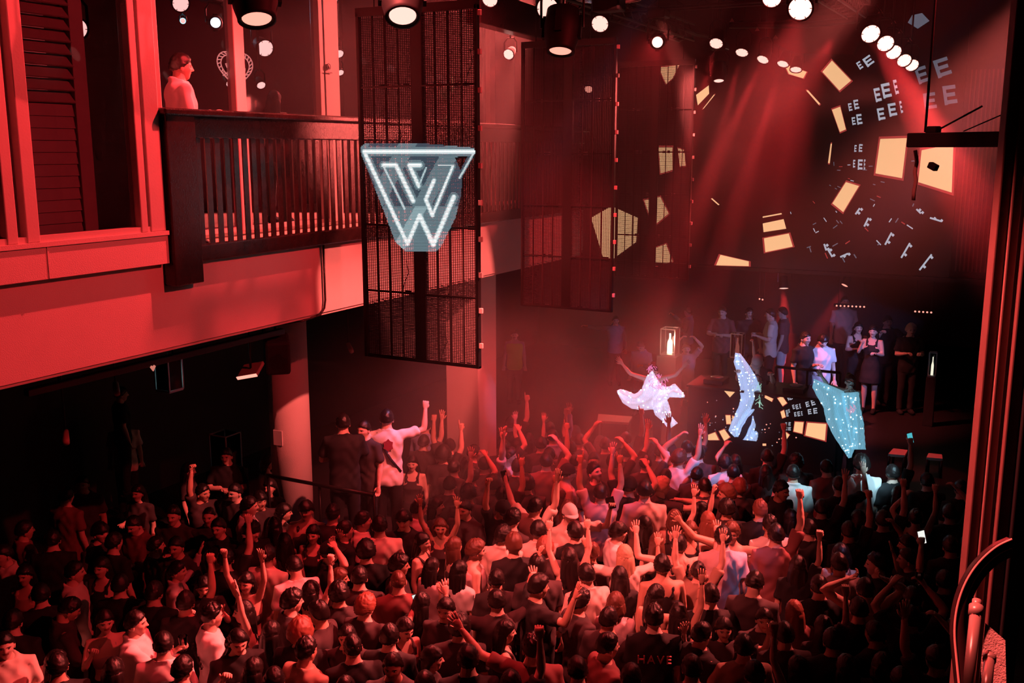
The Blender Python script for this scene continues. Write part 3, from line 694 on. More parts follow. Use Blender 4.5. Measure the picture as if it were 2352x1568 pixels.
def remesh(mb, voxel, sm=4, disp=0., seed=0):
    me = mb.mesh('tmp'); o = bpy.data.objects.new('tmp', me); COL.objects.link(o)
    r = o.modifiers.new('r', 'REMESH'); r.mode = 'VOXEL'; r.voxel_size = voxel; r.use_smooth_shade = True
    if sm: s_ = o.modifiers.new('s', 'SMOOTH'); s_.iterations = sm; s_.factor = .5
    dg = bpy.context.evaluated_depsgraph_get(); dg.update()
    out = bpy.data.meshes.new_from_object(o.evaluated_get(dg)); bpy.data.objects.remove(o); bpy.data.meshes.remove(me)
    if disp:
        n = len(out.vertices); co = np.empty(n * 3); out.vertices.foreach_get('co', co); co = co.reshape(-1, 3)
        nr = np.empty(n * 3); out.vertex_normals.foreach_get('vector', nr); nr = nr.reshape(-1, 3)
        h = np.sin(co[:, 2] * 34 + co[:, 0] * 21 + seed + 2.2 * np.sin(co[:, 0] * 17 + co[:, 1] * 13)) * .5 + np.sin(co[:, 0] * 47 - co[:, 2] * 29 + 2 * np.sin(co[:, 2] * 15 + seed)) * .5
        co = co + nr * (h * disp)[:, None]; out.vertices.foreach_set('co', co.ravel()); out.update()
    return out
def headrad(dx, dy, dz):
    a, b, c = .074, .093, .120
    if dz < 0: a *= 1 - .30 * (-dz) ** 1.6; b *= 1 - .10 * (-dz)
    if dy < 0 and dz < 0: b *= 1 - .25 * (-dz)
    r = 1 / math.sqrt((dx / a) ** 2 + (dy / b) ** 2 + (dz / c) ** 2)
    if dy > 0:
        g = lambda x0, z0, sx, sz: math.exp(-((dx - x0) / sx) ** 2 - ((dz - z0) / sz) ** 2)
        r += .024 * g(0, -.17, .10, .12) + .010 * g(0, .05, .08, .16) + .006 * g(0, -.46, .24, .06) + .009 * g(0, -.80, .3, .14)
        r -= .010 * (g(.36, .07, .17, .10) + g(-.36, .07, .17, .10)); r += .005 * (g(.36, .25, .25, .08) + g(-.36, .25, .25, .08))
        r += .004 * (g(.5, -.2, .2, .2) + g(-.5, -.2, .2, .2)); r -= .004 * g(0, -.36, .3, .04)
    return r
HC = Vector((0, .020, 1.606))
def head_mesh(mb, M, hairidx):
    n, k = 40, 34; vs = []; fs = []; ms = []
    for i in range(k + 1):
        th = math.pi * i / k
        for j in range(n):
            ph = 2 * math.pi * j / n; d = (math.sin(th) * math.cos(ph), math.sin(th) * math.sin(ph), math.cos(th))
            vs.append(M @ (Vector(d) * headrad(*d)))
    for i in range(k):
        for j in range(n):
            fs.append((i * n + j, (i + 1) * n + j, (i + 1) * n + (j + 1) % n, i * n + (j + 1) % n))
            th = math.pi * (i + .5) / k; ph = 2 * math.pi * (j + .5) / n
            dx, dy, dz = math.sin(th) * math.cos(ph), math.sin(th) * math.sin(ph), math.cos(th)
            mi = 0
            if dy > 0 and abs(dx) < .24 and -.55 < dz < -.38: mi = 1
            ms.append(mi)
    b = len(mb.v); mb.v += [tuple(v) for v in vs]
    for f, mi in zip(fs, ms): mb.f.append([q + b for q in f]); mb.m.append(mi); mb.sm.append(True)
    for s in (-1, 1):
        mb.cur = 3; c = Vector((s * .030, .076, .010)); 
        def sph(c, r, m, n=10, k=7):
            mb.cur = m; vv = []; ff = []
            for i in range(k + 1):
                for j in range(n):
                    a, p = math.pi * i / k, 2 * math.pi * j / n; vv.append(M @ (c + Vector((r[0] * math.sin(a) * math.cos(p), r[1] * math.sin(a) * math.sin(p), r[2] * math.cos(a)))))
            for i in range(k):
                for j in range(n): ff.append((i * n + j, (i + 1) * n + j, (i + 1) * n + (j + 1) % n, i * n + (j + 1) % n))
            mb.add(vv, ff, True)
        sph(c, (.0125, .0095, .0065), 3); sph(c + Vector((0, .0068, 0)), (.005, .0035, .0055), 4)
        sph(c + Vector((0, .0025, .0065)), (.0145, .0085, .0018), 2)
        mb.cur = 2; bp = []
        for q in (.10, .25, .42, .55):
            dv = Vector((s * q, math.sqrt(1 - q * q - .075), .275 - abs(q - .3) * .12)).normalized(); bp.append(M @ (dv * (headrad(*dv) + .0005)))
        mb.tube(bp, [.0016, .003, .0028, .0012], 5)
        sph(Vector((s * .076, -.008, -.005)), (.010, .020, .032), 0)
    mb.cur = 0
def torso_secs(sex, e=0., z0=.84, z1=1.6):
    if sex == 'm': S = [(.80, .155, .105, 0, -.005), (.88, .168, .115, 0, -.008), (.96, .165, .112, 0, 0), (1.06, .150, .102, 0, .004), (1.16, .158, .106, 0, .004), (1.27, .178, .118, 0, .004), (1.36, .188, .112, 0, -.004), (1.42, .172, .092, 0, -.010), (1.462, .122, .076, 0, -.014), (1.488, .080, .066, 0, -.012), (1.52, .060, .059, 0, -.004), (1.57, .056, .056, 0, .004), (1.60, .054, .056, 0, .006)]
    else: S = [(.80, .160, .110, 0, -.01), (.88, .175, .120, 0, -.012), (.96, .160, .108, 0, -.004), (1.06, .125, .090, 0, .0), (1.15, .130, .092, 0, .004), (1.25, .150, .122, 0, .020), (1.34, .160, .104, 0, .006), (1.41, .148, .082, 0, -.006), (1.455, .096, .064, 0, -.010), (1.48, .062, .056, 0, -.008), (1.52, .049, .051, 0, -.002), (1.57, .047, .049, 0, .004), (1.60, .046, .049, 0, .006)]
    return [(z, hx + e, hy + e, cx, c2) for z, hx, hy, cx, c2 in S if z0 <= z <= z1]
def head_M(hy, hp):
    piv = Vector((0, 0, 1.51))
    return Matrix.Translation(piv) @ Euler((math.radians(hp), 0, math.radians(hy))).to_matrix().to_4x4() @ Matrix.Translation(HC - piv)
def body_mesh(sex, arms, hy, hp):
    key = (sex, arms, hy, hp)
    if key in BODY: return BODY[key]
    mb = MB(); mb.loft(torso_secs(sex), 22)
    k = 1 if sex == 'm' else .86; hands = []
    for side, c in ((1, arms[0]), (-1, arms[1])):
        sh, el, wr, f, cu = arm_geo(sex, c, side)
        mb.tube([sh - Vector((side * .05, 0, .01)), sh, sh.lerp(el, .35), sh.lerp(el, .75), el, el.lerp(wr, .25), el.lerp(wr, .7), wr, wr + f * .02],
                [.052 * k, .056 * k, .050 * k, .043 * k, .040 * k, .043 * k, .033 * k, .027 * k, .026 * k], 12)
        hands.append((wr, f, cu, side))
    for s in (-1, 1):
        x = s * .088
        mb.tube([(x, -.005, .92), (x, 0, .80), (x * 1.05, .01, .62), (x * 1.08, .015, .50), (x * 1.1, -.005, .38), (x * 1.12, -.015, .2), (x * 1.12, -.01, .085)], [.085 * k, .088, .068, .055, .056, .040, .037], 12)
        mb.tube([(x * 1.12, -.035, .045), (x * 1.14, .03, .045), (x * 1.2, .13, .03)], [.036, .038, .025], 10)
    me = remesh(mb, .017, 4)
    o = MB(); n = len(me.vertices); co = np.empty(n * 3); me.vertices.foreach_get('co', co); o.v = [tuple(c) for c in co.reshape(-1, 3)]
    o.f = [list(p.vertices) for p in me.polygons]; o.m = [0] * len(o.f); o.sm = [True] * len(o.f); bpy.data.meshes.remove(me)
    for (wr, f, cu, side) in hands: hand_geo(o, wr, f, cu, side, 1 if sex == 'm' else .92)
    o.cur = 0; head_mesh(o, head_M(hy, hp), 2)
    o.mats = [SKINS[0], M_LIP, HAIRM['k'], M_EYE, M_IRIS]
    m = o.mesh('body'); BODY[key] = m; return m
def hair_mesh(style):
    if style in HAIRC: return HAIRC[style]
    mb = MB(); n, k = 44, 30; seed = len(style) * 3 + ord(style[0])
    front = {'bowl': .16, 'long': .50, 'bob': .30, 'fring': .24, 'buzz': .58}.get(style, .56)
    vs = []
    for i in range(k + 1):
        th = math.pi * i / k
        for j in range(n):
            ph = 2 * math.pi * j / n; d = Vector((math.sin(th) * math.cos(ph), math.sin(th) * math.sin(ph), math.cos(th)))
            y = d.y; zl = -.62 + (y + 1) * .42 if y < 0 else (-.20 + y * 1.1 if y < .35 else .185 + (y - .35) * (front - .185) / .65)
            if style in ('under', 'buzz'): zl += .12
            elif style not in ('long', 'bob', 'wave', 'tail', 'bun'): zl += .10 * max(0, -y) + .03
            zl += .11 * noise.noise(d * 5 + Vector((seed, 9, 0))) + .05 * noise.noise(d * 17 + Vector((seed, 5, 0))) + .07 * d.x * (1 if seed % 2 else -1) * (y > 0)
            m = min(1, max(0, (d.z - zl) / .26)); m = min(1, m * (1.7 - .7 * m))
            t = {'short': .015, 'spiky': .018, 'quiff': .016, 'curly': .030, 'afro': .048, 'bowl': .026, 'long': .020, 'bob': .026, 'tail': .014, 'bun': .014, 'under': .010, 'buzz': .005, 'fring': .022}.get(style, .016)
            nz = noise.noise(d * 9 + Vector((seed, 0, 0))); nz2 = noise.noise(d * 22 + Vector((seed, 3, 0)))
            e = t
            if style in ('curly', 'afro'): e += .014 * nz + .010 * abs(nz2)
            elif style in ('spiky', 'under'): e += .026 * max(0, d.z) * (.5 + nz2) 
            elif style == 'quiff': e += .030 * max(0, d.z * .8 + d.y * .5) * (.7 + .5 * nz)
            else: e += .007 * nz + .0035 * math.sin(ph * 21 + 5 * nz) * math.sin(th)
            r = headrad(*d) if d.y <= 0 or d.z > .35 else headrad(d.x, max(d.y, 0), d.z)
            vs.append(d * (r - .012 + m * (.012 + e)))
    fs = []
    for i in range(k):
        for j in range(n): fs.append((i * n + j, (i + 1) * n + j, (i + 1) * n + (j + 1) % n, i * n + (j + 1) % n))
    mb.add(vs, fs, True)
    if style in ('long', 'bob', 'wave'):
        Ls = {'long': .46, 'bob': .17, 'wave': .36}[style]; secs = []; N = 48; Kk = 16
        vs = []; fs = []
        for i in range(Kk + 1):
            t = i / Kk; z = .045 - t * Ls
            hx = .094 + .016 * math.sin(t * math.pi * .8) - (.036 * max(0, t - .6) / .4); hy = .108 - .05 * min(1, t * 1.6); cy_ = -.010 - (.060 * min(1, t * 1.6)); 
            if style == 'bob' and t > .7: hx *= 1 - (t - .7) * .3
            if i == 0: hx *= .72; hy *= .72
            elif i == 1: hx *= .93; hy *= .93
            for j in range(N):
                a = 2 * math.pi * j / N; w = 1 + .06 * math.sin(a * 9 + 2.5 * math.sin(t * 5)) * min(1, t * 4) + .035 * math.sin(a * 23 + 3 * math.sin(t * 7))
                if t > .85: w *= 1 - (t - .85) * (.8 + .8 * math.sin(a * 7))
                ww = .012 * math.sin(t * 14 + a) if style == 'wave' else 0
                vs.append(Vector((hx * w * math.cos(a) + ww, cy_ + (hy if math.sin(a) < 0 else min(hy, .046)) * w * math.sin(a), z - (.03 * abs(math.sin(a * 6)) if t > .95 else 0))))
        for i in range(Kk):
            for j in range(N): fs.append((i * N + j, (i + 1) * N + j, (i + 1) * N + (j + 1) % N, i * N + (j + 1) % N))
        fs.append(tuple(range(N))); fs.append(tuple(Kk * N + j for j in range(N))[::-1]); mb.add(vs, fs, True)
    if style == 'tail':
        mb.sphere((0, -.10, .055), (.025, .03, .025)); mb.tube([(0, -.115, .05), (0, -.15, .0), (.0, -.155, -.09), (.0, -.14, -.2), (.0, -.13, -.27)], [.02, .03, .03, .022, .006], 12)
    if style == 'bun': mb.sphere((0, -.085, .10), (.042, .042, .038), 16, 12)
    m = mb.mesh('hair', HAIRM['k']); HAIRC[style] = m; return m
def clothes(sex, kind, arms, col):
    up = tuple(c for c in arms) if kind in ('tee', 'shirt', 'crop') else ('', '')
    key = (sex, kind, up)
    if key in CLO: return CLO[key]
    mb = MB()
    if kind in ('tee', 'shirt'):
        mb.loft([(z, max(hx, (.176 if sex == 'm' else .150) if z < 1.25 else 0), hy, a_, b_) for z, hx, hy, a_, b_ in torso_secs(sex, .018, .80, 1.489)], 26)
        nw, nd = (.088, .078) if sex == 'm' else (.074, .066)
        mb.tube([(nw * math.cos(q * math.pi / 9), -.012 + nd * math.sin(q * math.pi / 9), 1.492 - .022 * math.sin(q * math.pi / 9)) for q in range(19)], .011 if kind == 'tee' else .019, 8, cap=False)
        for side, c in ((1, arms[0]), (-1, arms[1])):
            sh, el, wr, f, cu = arm_geo(sex, c, side); kk = 1 if sex == 'm' else .88
            if kind == 'tee': mb.tube([sh - Vector((side * .05, 0, .01)), sh, sh.lerp(el, .4), sh.lerp(el, .74), sh.lerp(el, .76)], [.060, .068 * kk, .066 * kk, .068 * kk, .060 * kk], 12)
            else: mb.tube([sh - Vector((side * .05, 0, .01)), sh, sh.lerp(el, .5), el, el.lerp(wr, .5), el.lerp(wr, .92), el.lerp(wr, .94)], [.060, .068 * kk, .060 * kk, .055 * kk, .050 * kk, .040 * kk, .036], 12)
        me = remesh(mb, .0165, 2, .0075)
    elif kind == 'tank':
        S = [(z, hx + .009, hy + .009, cx, c2) for z, hx, hy, cx, c2 in torso_secs(sex, 0, .80, 1.30)]; S.append((1.345, .128, .115, 0, 0)); S.append((1.36, .115, .112, 0, 0)); mb.loft(S, 22)
        for s in (-1, 1): mb.tube([(s * .085, .09, 1.33), (s * .088, .085, 1.40), (s * .090, .0, 1.468), (s * .085, -.085, 1.42), (s * .08, -.11, 1.33)], [(.026, .012)] * 5, 8)
        me = remesh(mb, .013, 2, .003)
    elif kind == 'strap':
        S = [(z, hx + .008, hy + .008, cx, c2) for z, hx, hy, cx, c2 in torso_secs(sex, 0, 1.1, 1.30)]; S.append((1.33, .130, .100, 0, .004)); mb.loft(S, 22)
        for s in (-1, 1): mb.tube([(s * .075, .09, 1.32), (s * .078, .075, 1.39), (s * .078, .0, 1.452), (s * .06, -.085, 1.40), (s * .055, -.10, 1.32)], .007, 6)
        me = mb.mesh('top'); 
    elif kind == 'crop':
        mb.loft(torso_secs(sex, .013, 1.06, 1.47), 22)
        for side, c in ((1, arms[0]), (-1, arms[1])):
            sh, el, wr, f, cu = arm_geo(sex, c, side); mb.tube([sh - Vector((side * .05, 0, .01)), sh, sh.lerp(el, .4), sh.lerp(el, .55)], [.052, .060, .056, .054], 12)
        me = remesh(mb, .017, 3, .003)
    elif kind == 'jersey':
        mb.loft(torso_secs(sex, .020, .80, 1.455), 22); me = remesh(mb, .017, 2, .004)
    elif kind == 'trousers':
        mb.loft([(.78, .15, .11, 0, -.005), (.86, .176, .124, 0, -.008), (.97, .172, .118, 0, 0), (1.02, .160, .110, 0, 0)], 22)
        for s in (-1, 1):
            x = s * .088; mb.tube([(x, -.005, .90), (x, 0, .80), (x * 1.05, .01, .62), (x * 1.08, .015, .50), (x * 1.1, -.005, .38), (x * 1.12, -.015, .2), (x * 1.12, -.01, .07)], [.09, .098, .082, .072, .070, .062, .060], 12)
        me = remesh(mb, .02, 3, .003)
    elif kind == 'shorts':
        mb.loft([(.78, .15, .11, 0, -.005), (.86, .176, .124, 0, -.008), (.97, .172, .118, 0, 0), (1.02, .160, .110, 0, 0)], 22)
        for s in (-1, 1): x = s * .088; mb.tube([(x, -.005, .90), (x, 0, .80), (x * 1.05, .01, .56)], [.09, .102, .092], 12)
        me = remesh(mb, .02, 3, .003)
    elif kind == 'skirt':
        mb.loft([(.60, .21, .17, 0, 0), (.72, .200, .155, 0, 0), (.86, .183, .13, 0, -.01), (.97, .160, .115, 0, 0), (1.03, .135, .10, 0, 0)], 22); me = remesh(mb, .017, 2, .003)
    elif kind == 'shoes':
        for s in (-1, 1):
            x = s * .1; mb.tube([(x, -.075, .05), (x, -.03, .055), (x * 1.03, .05, .05), (x * 1.06, .13, .038), (x * 1.07, .165, .03)], [(.035, .05), (.042, .052), (.044, .046), (.044, .034), (.03, .02)], 12, flat=(0, 0, 1))
        me = mb.mesh('shoes')
    me.materials.clear() if len(me.materials) else None
    me.materials.append(CLOTHM['K']); CLO[key] = me; return me
def cap_mesh(kind):
    if kind in HAIRC: return HAIRC[kind]
    mb = MB(); n, k = 32, 12; vs = []; fs = []
    for i in range(k + 1):
        th = math.pi * .5 * i / k * 1.02
        for j in range(n):
            ph = 2 * math.pi * j / n; d = Vector((math.sin(th) * math.cos(ph), math.sin(th) * math.sin(ph), math.cos(th)))
            vs.append(Vector((d.x * .094, d.y * .112 - .004, d.z * .118 + .028)))
    for j in range(n): vs.append(Vector((vs[k * n + j].x * .96, vs[k * n + j].y * .96, .022)))
    for i in range(k + 1):
        for j in range(n): fs.append((i * n + j, (i + 1) * n + j, (i + 1) * n + (j + 1) % n, i * n + (j + 1) % n))
    mb.add(vs, fs, True)
    if kind == 'cap':
        vs = []; m = 14
        for r in (0, 1):
            for j in range(m + 1):
                a = math.pi * (.14 + .72 * j / m); vs.append(Vector((math.cos(a) * .092, math.sin(a) * (.105 + r * .075), .034 - r * .014)))
        for v in list(vs): vs.append(v - Vector((0, 0, .006)))
        q = 2 * (m + 1); fs = []
        for j in range(m): fs += [(j, j + 1, m + 2 + j, m + 1 + j), (q + j, q + m + 1 + j, q + m + 2 + j, q + j + 1), (m + 1 + j, m + 2 + j, q + m + 2 + j, q + m + 1 + j)]
        mb.add(vs, fs, True); mb.sphere((0, 0, .146), .007, 8, 5)
    mm = mb.mesh('cap', CLOTHM['K']); HAIRC[kind] = mm; return mm
def child(name, me, root, m=None, M=None):
    o = bpy.data.objects.new(name, me); COL.objects.link(o); o.parent = root
    if m: o.material_slots[0].link = 'OBJECT'; o.material_slots[0].material = m
    if M: o.matrix_local = M
    return o
PEOPLE = []
def person(pos, yaw, label, sex='m', h=1.75, arms='dd', hair='short', hc='k', top='tee', tc='K', bot='trousers', bc='K', skin=0, hy=0, hp=0, group=None, cap=None, shoes=True):
    me = body_mesh(sex, arms, hy, hp)
    o = bpy.data.objects.new('person', me); COL.objects.link(o)
    o.material_slots[0].link = 'OBJECT'; o.material_slots[0].material = SKINS[skin]
    o.location = pos; o.rotation_euler.z = HEAD + math.radians(yaw); s = h / 1.75; o.scale = (s, s, s)
    tag(o, label, 'person', group)
    HM = head_M(hy, hp)
    if cap: child('cap', cap_mesh(cap[0]), o, CLOTHM[cap[1]], HM)
    if hair: child('hair', hair_mesh(hair), o, HAIRM[hc], HM)
    nm = {'tee': 't_shirt', 'shirt': 'shirt', 'tank': 'tank_top', 'strap': 'strap_top', 'crop': 'cropped_top', 'jersey': 'sleeveless_jersey'}
    if top: child(nm[top], clothes(sex, top, arms, tc), o, CLOTHM[tc])
    if bot: child(bot, clothes(sex, bot, arms, bc), o, CLOTHM[bc])
    if shoes: child('shoes', clothes(sex, 'shoes', arms, 'K'), o, CLOTHM['K' if bc != 'W' else 'W'])
    PEOPLE.append(o); return o
def hand_world(o, sex, code, side):
    sh, el, wr, f, cu = arm_geo(sex, code, side); p = wr + f * .09
    M = Matrix.Translation(o.location) @ Matrix.Rotation(o.rotation_euler.z, 4, 'Z') @ Matrix.Scale(o.scale.x, 4)
    return M @ p
